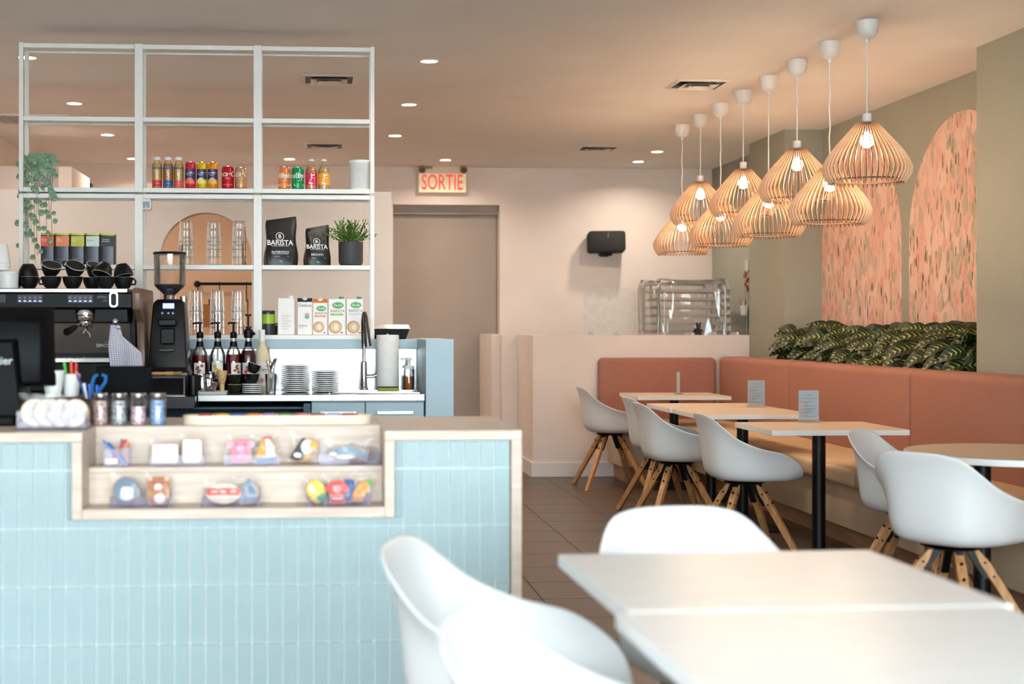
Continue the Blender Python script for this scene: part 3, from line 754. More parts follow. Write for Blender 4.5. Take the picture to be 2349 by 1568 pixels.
cpart('niche_side', NX0, NX0 + .032, 4.490, 4.80, NZ, .9215, M_lam); cpart('niche_side', NX1 - .032, NX1, 4.490, 4.80, NZ, .9215, M_lam)
cpart('niche_floor', NX0 + .0325, NX1 - .0325, 4.490, 4.80, NZ, .712, M_lam); cpart('niche_riser', NX0 + .0325, NX1 - .0325, 4.62, 4.632, .7125, .8115, M_lam)
cpart('niche_step', NX0 + .0325, NX1 - .0325, 4.62, 4.765, .812, .830, M_lam); cpart('niche_back', NX0 + .0325, NX1 - .0325, 4.765, 4.78, .712, .9515, M_lam)
def tile_mesh(h, w=.0432):
    prof = []; nr = 5
    for k in range(nr):
        for q in range(4):
            u = (k + q / 4) / nr; prof.append((-w / 2 + w * u, -.0085 - .0042 * math.sqrt(max(0, 1 - (2 * (q / 4) - 1) ** 2)) if q else -.0085))
    prof.append((w / 2, -.0085)); poly = [(-w / 2, 0)] + prof + [(w / 2, 0)]
    return MB().prism(poly, 0, h)
hs = {}
rows = [(.834, .918), (.652, .829), (.470, .6475), (.2875, .4655), (.105, .283), (.0, .1005)]
XT0 = .632
for c in range(0, 43):
    xc = XT0 - .0242 - c * .0483
    innch = NX0 - .02 < xc < NX1 + .02
    for (z0, z1) in rows:
        if z0 < .05 and c > 10: continue
        sx, xs = 1.0, xc
        zt = z1
        if innch and z1 > NZ:
            a, b_ = xc - .0216, xc + .0216
            out = None
            if a < NX0 - .006: out = (a, min(b_, NX0 - .002))
            elif b_ > NX1 + .006: out = (max(a, NX1 + .002), b_)
            if out and z0 > NZ - .05:
                wz = out[1] - out[0]; zz = max(z0, NZ) if z0 < NZ else z0; key2 = round(z1 - z0, 4)
                if z0 < NZ and z0 < NZ - .001:
                    key2 = round(z1 - NZ, 4)
                if key2 not in hs: hs[key2] = tile_mesh(key2).build('tile', M_tile, ct, smooth=30, loc=((out[0] + out[1]) / 2, .016, zz)); hs[key2].scale = (wz / .0432, 1, 1)
                else: put(hs[key2], ct, ((out[0] + out[1]) / 2, .016, zz), sc=(wz / .0432, 1, 1), name='tile')
            if z0 > NZ: continue
            zt = NZ - .001
        key = round(zt - z0, 4)
        loc = (xc, .016, z0)
        if key not in hs: hs[key] = tile_mesh(key).build('tile', M_tile, ct, smooth=30, loc=loc)
        else: put(hs[key], ct, loc, name='tile')

# the same tiling carried on beyond the left edge of the picture and along the foot
tr_ = MB(); cache = {}
for c in range(0, 66):
    xc = XT0 - .0242 - c * .0483
    for (z0, z1) in rows:
        if c < 43 and not (z0 < .05 and c > 10): continue
        key = round(z1 - z0, 4)
        if key not in cache: cache[key] = tile_mesh(key)
        tr_.add(cache[key].v, cache[key].f, Matrix.Translation((xc, .016, z0)))
tr_.build('tile_rest', M_tile, ct, smooth=30)['kind'] = 'stuff'

# ================================================================ back bar: blue low wall, steel worktop, cabinets
lw_ = MB(); lw_.bb(-2.55, .566, 7.66, 7.90, 0, 1.163); lw_.bb(-2.55, .566, 7.60, 7.90, 1.163, 1.215); lw_.bb(.566, .706, 7.05, 7.90, 0, 1.219)
struct('wall_bar', lw_, M_blue, bevel=.002)
MB_ = MB().bb(-2.5, .564, 7.652, 7.659, .946, 1.162); sp = MB_.build('steel_backsplash', mat('polished_steel', rgb(214, 216, 218), .14, metal=1, var=.03, scale=5), smooth=0)
tag(sp, 'polished steel splash panel behind the sink and plates', 'backsplash')
wt = thing('steel_worktop', 'stainless steel worktop with inset sink on the back bar', 'worktop', (0, 7.36, 0))
def wpart(n, x0, x1, y0, y1, z0, z1, m, bv=.002): return MB().bb(x0, x1, y0 - 7.36, y1 - 7.36, z0, z1).build(n, m, wt, bevel=bv)
wpart('slab', -.56, .10, 7.07, 7.65, .913, .945, M_steel); wpart('slab', .53, .562, 7.07, 7.65, .913, .945, M_steel)
wpart('slab', .10, .53, 7.07, 7.16, .913, .945, M_steel); wpart('slab', .10, .53, 7.46, 7.65, .913, .945, M_steel)
b = MB(); b.bb(.10, .53, -.20, .10, .76, .764); b.bb(.10, .104, -.2, .1, .764, .945); b.bb(.526, .53, -.2, .1, .764, .945); b.bb(.1, .53, -.2, -.196, .764, .945); b.bb(.1, .53, .096, .1, .764, .945)
b.build('sink_bowl', M_steel, wt, smooth=0)
rm = MB(); rm.tube([(.09, -.21, .947), (.54, -.21, .947), (.54, .11, .947), (.09, .11, .947), (.09, -.21, .947)], .004, 6); rm.build('sink_rim', M_steel, wt)
o = MB().bb(-2.5, -.564, 6.93, 7.65, .885, .945).build('coffee_worktop', mat('black_worktop', rgb(26, 30, 36), .35), bevel=.003); tag(o, 'black worktop under the coffee machine and grinder', 'worktop')
def cabinet(x0, x1, label):
    t = thing('base_cabinet', label, 'cabinet', ((x0 + x1) / 2, 7.36, 0), 0, 'blue base cabinets under the sink'); w = (x1 - x0) / 2
    MB().bb(-w + .001, w - .001, -.25, .29, .08, .912).build('body', M_blue, t, smooth=0)
    d = MB().bb(-w + .002, w - .002, -.272, -.252, .09, .905).build('door', M_blue, t, bevel=.002)
    h = MB(); L = .09; h.bb(-L, L, -.302, -.292, .847, .862); h.bb(-L + .005, -L + .017, -.294, -.272, .85, .859); h.bb(L - .017, L - .005, -.294, -.272, .85, .859); h.build('handle', mat('satin_aluminium', rgb(225, 226, 228), .35, metal=.5), d, bevel=.001)
    MB().bb(-w, w, -.23, .28, 0, .08).build('plinth', M_black, t, smooth=0)
cabinet(-.002, .266, 'blue cabinet with a bar handle under the plate stacks'); cabinet(.267, .562, 'blue cabinet with a bar handle next to the blue end panel')
t = thing('undercounter_fridge', 'dark open undercounter unit left of the blue cabinets', 'fridge', (-.5, 7.36, 0))
b = MB(); b.bb(-.46, -.44, -.26, .29, .05, .88); b.bb(.46, .494, -.26, .29, .05, .90); b.bb(-.44, .46, .27, .29, .05, .88); b.bb(-.44, .46, -.26, .27, .05, .08); b.bb(-.44, .46, -.2, .27, .87, .88); b.build('shell', mat('dark_blue_interior', rgb(48, 84, 100), .5), t, smooth=0)
MB().bb(-.438, .458, -.2, .26, .50, .51).build('shelf', M_steel, t, smooth=0)
t = thing('espresso_cabinet', 'dark cabinet carrying the black coffee worktop', 'cabinet', (-1.5, 7.36, 0))
MB().bb(-.95, .536, -.33, .29, .05, .884).build('body', mat('charcoal_laminate', rgb(36, 44, 52), .5), t, smooth=0); MB().bb(-.94, .53, -.30, .28, 0, .05).build('plinth', M_black, t, smooth=0)

# ================================================================ white open shelf standing on the blue wall
sf = thing('open_shelf', 'tall white open shelf with nine bays above the back bar', 'shelf', (0, 7.62, 1.215))
def spart(n, x0, x1, y0, y1, z0, z1): return MB().bb(x0, x1, y0, y1, z0 - 1.215, z1 - 1.215).build(n, M_rackwhite, sf, bevel=.0015)
bays = [(-1.54, -.913), (-.916, -.286), (-.288, .336)]
for (x0, x1) in bays:
    for (z0, z1) in ((1.215, 1.984), (1.995, 2.782)):
        for x in (x0, x1 - .023):
            for y in (0, .147):
                spart('upright', x, x + .0225, y, y + .022, z0, z1)
    for zt, kind in ((2.778, 0), (2.393, 0), (2.018, 1), (1.986, 0), (1.611, 1), (1.238, 1)):
        spart('front_rail', x0 + .023, x1 - .0235, 0, .022, zt - .024, zt)
        spart('rear_rail', x0 + .023, x1 - .0235, .147, .169, zt - .024, zt)
        spart('shelf_board', x0 + .0235, x1 - .024, .0225, .1465, zt - .014, zt - .001)

# ================================================================ acrylic sneeze guard and things on the half wall
def pane(x0, x1, label, g):
    o = MB().bb(x0, x1, 12.105, 12.111, HW + .001, 1.617).build('sneeze_guard', g, smooth=0); return tag(o, label, 'acrylic guard', 'acrylic guards on the half wall')
G_guard = glass('guard_acrylic', tint=(.97, .98, .98), refl=.35, haze=.10, hcol=(.86, .84, .82, 1)); G_guard2 = glass('guard_acrylic_clear', tint=(.97, .98, .97), refl=.35, haze=.02)
pane(2.332, 2.806, 'milky acrylic guard panel at the left end of the half wall', G_guard); pane(2.810, 3.765, 'clear acrylic guard panel in front of the wrapped rack', G_guard2)
for i, x in enumerate((2.397, 2.625, 2.823, 3.014, 3.255, 3.454, 3.654)):
    o = MB(); o.bb(-.033, .033, -.028, -.010, 0, .024); o.bb(-.033, .033, .0, .012, 0, .024); o.bb(-.033, .033, -.010, .0, 0, .0005)
    c = o.build('guard_clip', glass('clip_acrylic', tint=(.98, .93, .9), refl=.7, haze=.16, hcol=(1, .86, .8, 1)), smooth=0, loc=(x, 12.114, HW + .0005))
    tag(c, '%s acrylic clip from the left under the guard panels' % ['first', 'second', 'third', 'fourth', 'fifth', 'sixth', 'last'][i], 'clip', 'acrylic guard clips')
t = thing('bear_figurine', 'small black bear figurine on the half wall before the rack', 'figurine', (3.345, 12.155, HW))
s = MB(); s.lathe([(0, 0), (.022, .004), (.028, .02), (.026, .045), (.016, .062), (0, .066)], 16); s.build('body', M_black, t)
s = MB(); s.lathe([(0, .058), (.016, .062), (.023, .076), (.021, .09), (.012, .10), (0, .102)], 16, c=(.006, -.004, 0)); h = s.build('head', M_black, t)
for q in (-1, 1): MB().lathe([(0, .094), (.008, .097), (.009, .104), (.004, .111), (0, .112)], 10, c=(.006 + q * .018, -.004, 0)).build('ear', M_black, h)
for q in (-1, 1): MB().tube([(q * .022, -.004, .05), (q * .036, -.014, .036), (q * .034, -.02, .022)], .008, 8).build('arm', M_black, t)
for q in (-1, 1): MB().tube([(q * .014, -.01, .008), (q * .022, -.03, .008)], .010, 8).build('leg', M_black, t)

# wrapped tray rack behind the half wall
rk = thing('tray_rack', 'metal tray rack wrapped in clear plastic behind the half wall', 'rack', (3.47, 13.1, 0))
M_alu = mat('dull_aluminium', rgb(196, 190, 184), .4, metal=.7)
for sy in (-.30, .30):
    b = MB(); b.tube([(-.31, sy, .10), (-.31, sy, 1.60), (-.305, sy, 1.66), (-.28, sy, 1.69), (.28, sy, 1.69), (.305, sy, 1.66), (.31, sy, 1.60), (.31, sy, .10)], .014, 8); b.build('end_frame', M_alu, rk)
tr = None
for k in range(17):
    z = 1.60 - k * .075
    if tr is None:
        q = MB(); q.bb(-.29, .29, -.29, .29, 0, .003); q.bb(-.295, .295, -.295, -.285, 0, .024); q.bb(-.295, .295, .285, .295, 0, .024); q.bb(-.295, -.285, -.29, .29, 0, .024); q.bb(.285, .295, -.29, .29, 0, .024)
        tr = q.build('tray', M_alu, rk, smooth=0, loc=(0, 0, z))
    else: put(tr, rk, (0, 0, z))
for sx in (-1, 1):
    for sy in (-1, 1): MB().lathe([(0, 0), (.03, 0), (.04, .02), (.04, .07), (.02, .10), (0, .10)], 12, c=(sx * .30, sy * .29, 0)).build('caster', M_black, rk)
rr2 = random.Random(5)
def wrap(u, v):
    a = 2 * pi * u; e = .22
    ca, sa = cos(a), sin(a); x = .37 * math.copysign(abs(ca) ** .35, ca); y = .36 * math.copysign(abs(sa) ** .35, sa)
    fold = .018 * sin(a * 13 + 2 * sin(v * 5)) + .012 * sin(a * 29 + v * 9); k = 1 + fold * 1.6
    if v > .86:
        s2 = (v - .86) / .14; k *= 1 - .97 * s2 ** 1.4; z = 1.715 + .012 * sin(a * 5) * (1 - s2) + .01 * s2
    else: z = .15 + (1.70 - .15) * v / .86 + .015 * sin(a * 4)
    return (x * k, y * k, z)
MB().grid(wrap, 96, 26, closeu=True).build('plastic_wrap', glass('plastic_film', tint=(.93, .93, .93), refl=.9, haze=.02, rough=.06), rk, smooth=180)
# things on the side wall past the pier
t = thing('wall_pen_cup', 'white cup of pens on the side wall past the pier', 'pen cup', (3.955, 12.81, 1.39))
MB().lathe([(0, 0), (.030, 0), (.034, .09), (.030, .09), (.027, .004), (0, .004)], 18).build('cup', M_wplastic, t)
for i, (dx, dy, m) in enumerate(((-.014, .006, mat('pink_pen', rgb(226, 60, 120), .5)), (.006, -.01, M_black), (.012, .01, M_black), (-.004, -.014, M_wplastic))):
    MB().cyl((dx * .5, dy * .5, .01), (dx * 2.2, dy * 2, .15 - i * .01), .005, n=8).build('pen', m, t)
t = thing('dried_flower_sprig', 'dried flower sprig on the side wall past the pier', 'dried flowers', (3.975, 12.785, 1.50))
s = MB(); s.tube([(0, 0, 0), (-.01, 0, .15), (.002, -.01, .28)], .004, 6); s.tube([(-.01, 0, .15), (-.04, -.02, .27)], .002, 5); s.build('stem', mat('dry_stem', rgb(150, 96, 60), .8), t)
for k in range(7): MB().lathe([(0, 0), (.012, .012), (.008, .035), (0, .045)], 8).build('dry_petal', mat('rust_petal', rgb(150, 70, 36), .8), t, loc=(.004 * sin(k * 2), .014 * cos(k * 2.4), .10 + k * .026), rot=(.5 * sin(k), .6 * cos(k * 1.7), 0))
o = MB().bb(3.975, 3.998, 12.74, 12.84, 1.80, 1.90).build('wall_hook_card', mat('grey_card', rgb(196, 190, 180), .6), smooth=0); tag(o, 'small pale card pinned on the side wall above the dried sprig', 'card')

# kitchen rail seen through the arch
t = thing('utensil_rail', 'black utensil rail with hooks seen through the arch', 'utensil rail', (-.5, 11.2, 0))
o = struct('wall_kitchen', MB().bb(-1.74, .52, 11.3, 11.42, 0, 2.2), mat('warm_lit_paint', rgb(230, 192, 160), .75, var=.02, scale=3), smooth=0)  # warm downlight behind the arch is put into this wall's orange tint
t.location = (-.5, 11.28, 1.62)
MB().cyl((-.40, -.05, .0), (.55, -.05, .0), .011, n=12).build('rail', M_black, t)
for x in (-.40, .5): MB().lathe([(0, 0), (.018, .0), (.026, .008), (.018, .03), (.01, .05), (0, .05)], 16, M=Matrix.Translation((x, 0.02, 0)) @ Matrix.Rotation(R(90), 4, 'X')).build('wall_mount', M_black, t)
for x in (-.39, -.22, -.01, .2): MB().tube([(x, -.05, .014), (x, -.062, .0), (x, -.062, -.12), (x, -.055, -.14), (x, -.04, -.13)], .004, 6).build('hook', M_black, t)
for i, x in enumerate((-.30, .0)):
    o = thing('ladle', ['wooden spatula hanging on the rail behind the stacked glasses', 'black wire skimmer hanging on the rail behind the stacked glasses'][i], 'utensil', (-.5 + x, 11.215, 1.30), 0)
    if i == 0:
        MB().bb(-.05, .05, -.004, .004, -.02, .16).build('blade', mat('walnut_wood', rgb(170, 108, 58), .6), o, bevel=.004)
        MB().cyl((0, 0, .15), (0, 0, .20), .005, n=8).build('neck', M_black, o)
    else:
        MB().cyl((0, 0, -.02), (0, 0, .2), .004, n=8).build('handle', M_black, o)
        w = MB()
        for k in range(7): w.tube([(-.06 + .02 * k, 0, -.20), (-.05 + .0167 * k, 0, -.02)], .003, 5)
        w.tube([(-.07, 0, -.02), (.07, 0, -.02)], .004, 6); w.tube([(-.07, 0, -.2), (.07, 0, -.2)], .004, 6); w.build('wire_basket', M_black, o)
# ================================================================ things on the white shelf
SH = {1: 2.0185, 2: 1.6115, 3: 1.2385}
M_tin = mat('charcoal_tin', rgb(58, 60, 70), .32, metal=.3, var=.05); M_lime = mat('lime_lid', rgb(206, 214, 60), .4)
M_ltext = mat('pale_print', rgb(232, 230, 222), .5); M_dtext = mat('dark_print', rgb(40, 40, 44), .5); M_wtext = mat('white_print', rgb(240, 240, 238), .5); M_gtext = mat('grey_print2', rgb(120, 122, 128), .5)
M_cap = mat('white_cap', rgb(236, 238, 238), .4); M_alu2 = mat('can_aluminium', rgb(205, 205, 205), .25, metal=1)
tins = [(-1.399, (236, 92, 50), 'Bourbon\nGrand Crème', 'tea tin with a red-orange label, leftmost of the five'), (-1.320, (240, 138, 88), 'Chaï\nÉpices', 'tea tin with a salmon orange label'), (-1.241, (196, 200, 72), 'Thé\nvert', 'tea tin with a lime green label'),
        (-1.162, (208, 224, 212), 'Rooibos', 'tea tin with a pale mint label'), (-1.083, (36, 36, 38), 'Tempête\nBreakfast', 'tea tin with a black label, rightmost of the five')]
for i, (x, c, tx, l) in enumerate(tins):
    t = thing('tea_tin', l, 'tea tin', (x, 7.70, SH[2]), 0, 'tea tins on the left shelf')
    MB().prism(rrect(.0735, .0735, .010), 0, .158).build('body', M_tin, t)
    MB().prism(rrect(.0735, .0735, .010), .158, .168).build('lid', M_lime, t)
    MB().bb(-.0345, .0345, -.0374, -.0368, .098, .152).build('label', mat('tin_label_%d' % i, rgb(*c), .5), t, smooth=0)
    MB().text(tx, .0105, at_front(-.030, -.0378, .130), align='LEFT').build('lettering', M_wtext if i != 3 else M_dtext, t, smooth=0)
    k = MB(); k.text('CAMELLIA', .0125, at_front(0, -.0372, .028)); k.text('SINENSIS', .006, at_front(0, -.0372, .018))
    k.tube([(-.006, -.0372, .042), (-.004, -.0372, .037), (0, -.0372, .036), (.004, -.0372, .037), (.006, -.0372, .042)], .0006, 4); k.build('maker_mark', M_gtext, t, smooth=0)

def bend_label(r, z0, z1, a0, a1, n=14):
    m = MB(); vs = []; fs = []
    for i in range(n + 1):
        a = a0 + (a1 - a0) * i / n
        vs += [(r * sin(a), -r * cos(a), z0), (r * sin(a), -r * cos(a), z1)]
    for i in range(n): fs.append((2 * i, 2 * i + 2, 2 * i + 3, 2 * i + 1))
    return m.add(vs, fs)
def btext(m, s, size, r, z, a=0, rot=0, **kw):
    """lettering wrapped round an upright cylinder at angle a, front = -Y"""
    Mx = Matrix.Rotation(a, 4, 'Z') @ Matrix.Translation((0, -r, z)) @ FRONT
    if rot:
        vs, fs = text_mesh(s, size, 'CENTER', kw.get('shear', 0), kw.get('bold', 0)); out = []
        for (x, y, _) in vs:
            X, Y = -y, x * kw.get('sx', 1); q = X / r; out.append((r * sin(q), Y, r * cos(q) - r))
        return m.add(out, fs, Mx)
    return m.text(s, size, Mx, bend=r, **kw)
def juice(x, lab, liquid, box, boxt, i):
    t = thing('juice_bottle', lab, 'bottle', (x, 7.70, SH[1]), 0, 'juice bottles on the middle shelf')
    MB().lathe([(0, 0), (.024, 0), (.0265, .004), (.0265, .118), (.0245, .130), (.0225, .136), (0, .136)], 24).build('juice', mat('juice_' + lab[:8], rgb(*liquid), .15, coat=.6, var=.1, scale=60), t)
    MB().lathe([(.0272, .0), (.0272, .12), (.0235, .137), (.0165, .150), (.0165, .157)], 24, close=False).build('bottle_wall', G_clear, t)
    MB().lathe([(0, .172), (.017, .172), (.0185, .170), (.0185, .155), (0, .155)], 20).build('cap', M_cap, t)
    bend_label(.0276, .108, .116, -1.5, 1.5).build('band', mat('blue_band', rgb(48, 104, 178), .4), t)
    bend_label(.0276, .012, .045, -.9, 1.3).build('flavour_label', mat('flav_%d%d%d' % box, rgb(*box), .45), t)
    k = MB(); btext(k, 'OASIS', .021, .0280, .077, .1, rot=1, bold=.02); btext(k, boxt, .007, .0280, .030, .15); k.build('lettering', M_wtext, t, smooth=0)
juice(-.827, 'juice bottle with a red flavour label, leftmost of three', (226, 168, 60), (206, 44, 52), 'Pomme', 0)
juice(-.768, 'dark amber juice bottle with a blue flavour label', (198, 120, 30), (42, 96, 160), 'Pêche', 1)
juice(-.712, 'juice bottle with a coral flavour label beside the red can', (224, 170, 66), (226, 84, 80), 'Fruits', 2)
def can(name, x, lab, grp, r, h, col, deco, z=SH[1], y=7.70):
    t = thing(name, lab, 'can', (x, y, z), 0, grp)
    mm = mat('can_%d_%d_%d' % col, rgb(*col), .28, metal=.35, var=.03)
    MB().lathe([(0, .004), (r * .75, 0), (r * .82, .002), (r, .010), (r, h - .016), (r * .86, h - .005), (r * .84, h - .004)], 28).build('body', mm, t)
    MB().lathe([(r * .84, h - .005), (r * .86, h - .001), (r * .82, h), (r * .78, h - .004), (0, h - .004)], 28).build('rim', M_alu2, t)
    deco(t, r, h); return t
def deco_soda(fruit):
    def f(t, r, h):
        rr = r + .0005
        bend_label(rr, .052, .108, -1.5, 1.0).build('blue_label', mat('navy_print', rgb(30, 52, 120), .4), t)
        m = MB(); poly = []
        n = 14
        for i in range(n + 1):
            u = -1 + 2 * i / n; a = u * 1.1 - .15; zz = .032 + .030 * (1 - u * u)
            poly += [(rr * 1.012 * sin(a), -rr * 1.012 * cos(a), .030), (rr * 1.012 * sin(a), -rr * 1.012 * cos(a), zz)]
        m.add(poly, [(2 * i, 2 * i + 2, 2 * i + 3, 2 * i + 1) for i in range(n)]); m.build('fruit_print', mat('fruit_%d_%d_%d' % fruit, rgb(*fruit), .4, var=.15, scale=150), t)
        bend_label(rr + .0004, .088, .0905, -1.3, .9).build('silver_line', M_alu2, t)
        k = MB(); btext(k, 'Sanpellegrino', .0085, rr + .001, .082, -.2); btext(k, 'Bevanda', .006, rr + .001, .074, -.2); k.build('lettering', M_wtext, t, smooth=0)
        MB().lathe([(0, 0), (.006, 0)], 10, M=Matrix.Rotation(-.2, 4, 'Z') @ at_front(0, -rr - .001, .100), close=False).build('red_star', mat('red_print', rgb(214, 50, 44), .4), t)
    return f
can('soda_can', -.649, 'slim red and navy soda can', 'slim fruit soda cans', .0285, .148, (218, 52, 58), deco_soda((240, 130, 90)))
can('soda_can', -.588, 'slim yellow and navy soda can', 'slim fruit soda cans', .0285, .147, (232, 196, 24), deco_soda((244, 226, 130)))
can('soda_can', -.529, 'slim orange and navy soda can', 'slim fruit soda cans', .0285, .148, (240, 156, 36), deco_soda((246, 196, 110)))
def deco_cola(sub):
    def f(t, r, h):
        k = MB(); btext(k, 'Coca‑Cola', .042, r + .0006, .082, .12, shear=.25, bold=.008, sx=.95); btext(k, sub, .0085, r + .0006, .058, -.05); k.build('lettering', M_wtext, t, smooth=0)
        bend_label(r + .0006, .0255, .0262, -.9, .9).build('thin_line', M_wtext, t)
    return f
can('cola_can', -.450, 'short red cola can with white script', 'cola cans', .0335, .126, (196, 24, 40), deco_cola('CERISE'))
can('cola_can', -.380, 'short tan cola can with white script', 'cola cans', .0325, .120, (206, 156, 112), deco_cola('VANILLE'))
def deco_bub(t, r, h):
    k = MB(); btext(k, 'bubly', .040, r + .0006, .076, .75, bold=.01); btext(k, 'bubly', .040, r + .0006, .076, -.75, bold=.01); btext(k, 'sparkling', .009, r + .0006, .050, 0)
    pts = []
    for a0 in (-.75, .75):
        pts = [((r + .001) * sin(a0 + q * .1), -(r + .001) * cos(a0 + q * .1), .020 + .012 * (q / 4) ** 2) for q in range(-4, 5)]
        k.tube(pts, .0018, 5)
    k.build('lettering', M_wtext, t, smooth=0)
can('sparkling_can', -.148, 'orange sparkling water can with white lettering', 'sparkling water cans', .0335, .125, (238, 138, 78), deco_bub)
c = can('sparkling_can', -.075, 'green sparkling water can with white lettering', 'sparkling water cans', .0335, .124, (20, 158, 92), deco_bub); c.rotation_euler = (0, 0, .5)
def kombucha(x, lab, liq, col, i):
    t = thing('tonic_bottle', lab, 'bottle', (x, 7.70, SH[1]), 0, 'labelled tonic bottles')
    MB().lathe([(0, .002), (.030, .002), (.031, .006), (.031, .100), (.024, .118), (.019, .124), (0, .124)], 26).build('drink', mat('tonic_%d' % i, rgb(*liq), .1, coat=.6, var=.1, scale=70), t)
    MB().lathe([(.0318, 0), (.0318, .100), (.026, .122), (.014, .142), (.0125, .156)], 26, close=False).build('bottle_wall', G_clear, t)
    MB().lathe([(0, .166), (.0135, .166), (.015, .163), (.015, .157), (0, .157)], 20).build('cap', M_cap, t)
    bend_label(.0322, .026, .090, -2.0, 2.0, 24).build('label', mat('tlabel_%d' % i, rgb(*col), .4), t)
    k = MB(); btext(k, 'flirt', .040, .0327, .058, .18, rot=1, bold=.03); btext(k, 'Q', .014, .0327, .036, -.32, bold=.03); btext(k, '.', .03, .0327, .075, .66); k.build('lettering', M_wtext, t, smooth=0)
kombucha(-.002, 'clear bottle with a magenta label', (224, 148, 100), (222, 36, 84), 0)
kombucha(.066, 'clear bottle with a yellow-orange label', (220, 186, 120), (246, 170, 40), 1)
t = thing('smart_speaker', 'white cylindrical smart speaker at the right end of the shelf', 'speaker', (.260, 7.705, SH[1]))
MB().prism(rrect(.116, .116, .050, 8), .0, .158, None).build('body', mat('speaker_grille_grey', rgb(206, 208, 210), .7, bump=.1, bscale=500), t, bevel=.004)
MB().prism(rrect(.118, .118, .051, 8), .143, .162).build('top_cap', M_wplastic, t, bevel=.004); MB().prism(rrect(.117, .117, .0505, 8), 0, .008).build('base_ring', M_wplastic, t)
MB().tube([(.28, 7.80, 1.955), (.29, 7.805, 1.90), (.315, 7.81, 1.84), (.335, 7.81, 1.76)], .003, 6).build('speaker_cord', M_wplastic); tag(bpy.data.objects['speaker_cord'], 'white speaker cord hanging below the shelf rail at the right', 'cord')

# stacked tumblers, upside down
G_tum = glass('tumbler_glass', tint=(.95, .965, .965), refl=.9, haze=.025, base=.02)
def tumbler():
    t = thing('glass_tumbler', 'x', 'glass')
    n = 20; prof = [(.0, .115), (.030, .115), (.0325, .110), (.0355, .055), (.0395, 0)]
    m = MB(); vs = []; fs = []
    for (r, z) in prof:
        for i in range(n * 2): a = pi * i / n; k = r * (1 + (.035 if i % 2 else 0)); vs.append((k * cos(a), k * sin(a), z))
    for j in range(len(prof) - 1):
        for i in range(2 * n): q = (i + 1) % (2 * n); fs.append((j * 2 * n + i, j * 2 * n + q, (j + 1) * 2 * n + q, (j + 1) * 2 * n + i))
    m.add(vs, fs); m.build('wall', G_tum, t, smooth=0)
    MB().lathe([(.0395, 0), (.0415, .001), (.0395, .003), (.0375, .001)], 28, close=False).build('rim', glass('tumbler_rim', tint=(.62, .64, .64), refl=1.0, haze=.2), t)
    MB().lathe([(.0, .107), (.0305, .107), (.0315, .102), (.0, .102)], 20).build('thick_base', glass('tumbler_base', tint=(.80, .82, .82), refl=1.0, haze=.10), t)
    return t
tm = tumbler(); first = True
names = ['lowest', 'second', 'third', 'top']
for row, (z, xs, w) in enumerate(((SH[2], (-.672, -.524, -.388), ['left', 'middle', 'right']), (SH[3], (-.621, -.506, -.393), ['left', 'middle', 'right']))):
    for ci, x in enumerate(xs):
        for k in range(4):
            lab = '%s tumbler of the %s upturned stack on the %s shelf' % (names[k], w[ci], ['upper', 'lower'][row])
            o = tm if first else copy_tree(tm); first = False
            o.location = (x, 7.70, z + .001 + k * .0415); tag(o, lab, 'glass', 'stacked tumblers')

# coffee bags
def coffee_bag(x, W, Hh, rz, lab, name2, i):
    t = thing('coffee_bag', lab, 'coffee bag', (x, 7.705, SH[2]), rz, 'black coffee bags')
    def f(u, v):
        a = 2 * pi * u; ca, sa = cos(a), sin(a)
        d = .115 if i == 0 else .095
        th = d / 2 * (1 - v ** 1.5) + .004; wd = W / 2 * (1.0 + .05 * sin(v * 9) - .10 * v)
        x = wd * math.copysign(abs(ca) ** .3, ca); y = th * math.copysign(abs(sa) ** .5, sa); k = .003 * sin(6 * a + 8 * v) * (1 - v)
        return (x + k, y + k, v * Hh + (.012 * x / wd if v > .9 else 0))
    b = MB(); b.grid(f, 40, 18, closeu=True); b.v += [(0, 0, 0)]; o = len(b.v) - 1
    for q in range(40): b.f.append((q, o, (q + 1) % 40)); b.mi.append(0)
    b.build('bag', mat('black_foil', rgb(20, 20, 22), .38, var=.1, bump=.15, bscale=30), t, smooth=60)
    yy = lambda z: -((.115 if i == 0 else .095) / 2 * (1 - (z / Hh) ** 1.5) + .008)
    def plane(z, x=0):      # tangent frame on the leaning front
        dz = .01; s = (yy(z + dz) - yy(z - dz)) / (2 * dz)
        return Matrix.Translation((x, yy(z), z)) @ Matrix.Rotation(-math.atan(s), 4, 'X') @ FRONT
    k = MB(); s = Hh / .255
    k.text('BARISTA', .040 * s, plane(.120 * s, -.012), bold=.02, sx=.92); k.text('MICRO-TORRÉFACTEUR', .0085 * s, plane(.103 * s, -.012)); k.text('B', .030 * s, plane(.155 * s, -.012), bold=.03)
    ringv = []
    Mx = plane(.155 * s, -.012)
    for q in range(29):
        a = 2 * pi * q / 28; ringv.append(tuple(Mx @ Vector((.021 * s * cos(a), .021 * s * sin(a), .001))))
    MB().tube(ringv, .0022 * s, 5).build('logo_ring', M_wtext, t)
    k.text(name2, .017 * s, plane(.070 * s, -.012), bold=.02)
    k.text('1 kg', .012 * s, plane(.022 * s, -.012)); k.text('espresso', .008 * s, plane(.048 * s, -.03)); k.text('bio', .008 * s, plane(.048 * s, .03)); k.build('lettering', M_wtext, t, smooth=0)
    L = MB(); L.text('', .01, plane(.06 * s)); Mx = plane(.060 * s, -.012)
    L.add([tuple(Mx @ Vector(p)) for p in ((-.044 * s, -.001, .0005), (.044 * s, -.001, .0005), (.044 * s, .002, .0005), (-.044 * s, .002, .0005))], [(0, 1, 2, 3)]); L.build('underline', mat('pale_blue_print' if i == 0 else 'blue_print', rgb(170, 190, 226) if i == 0 else rgb(40, 100, 160), .5), t, smooth=0)
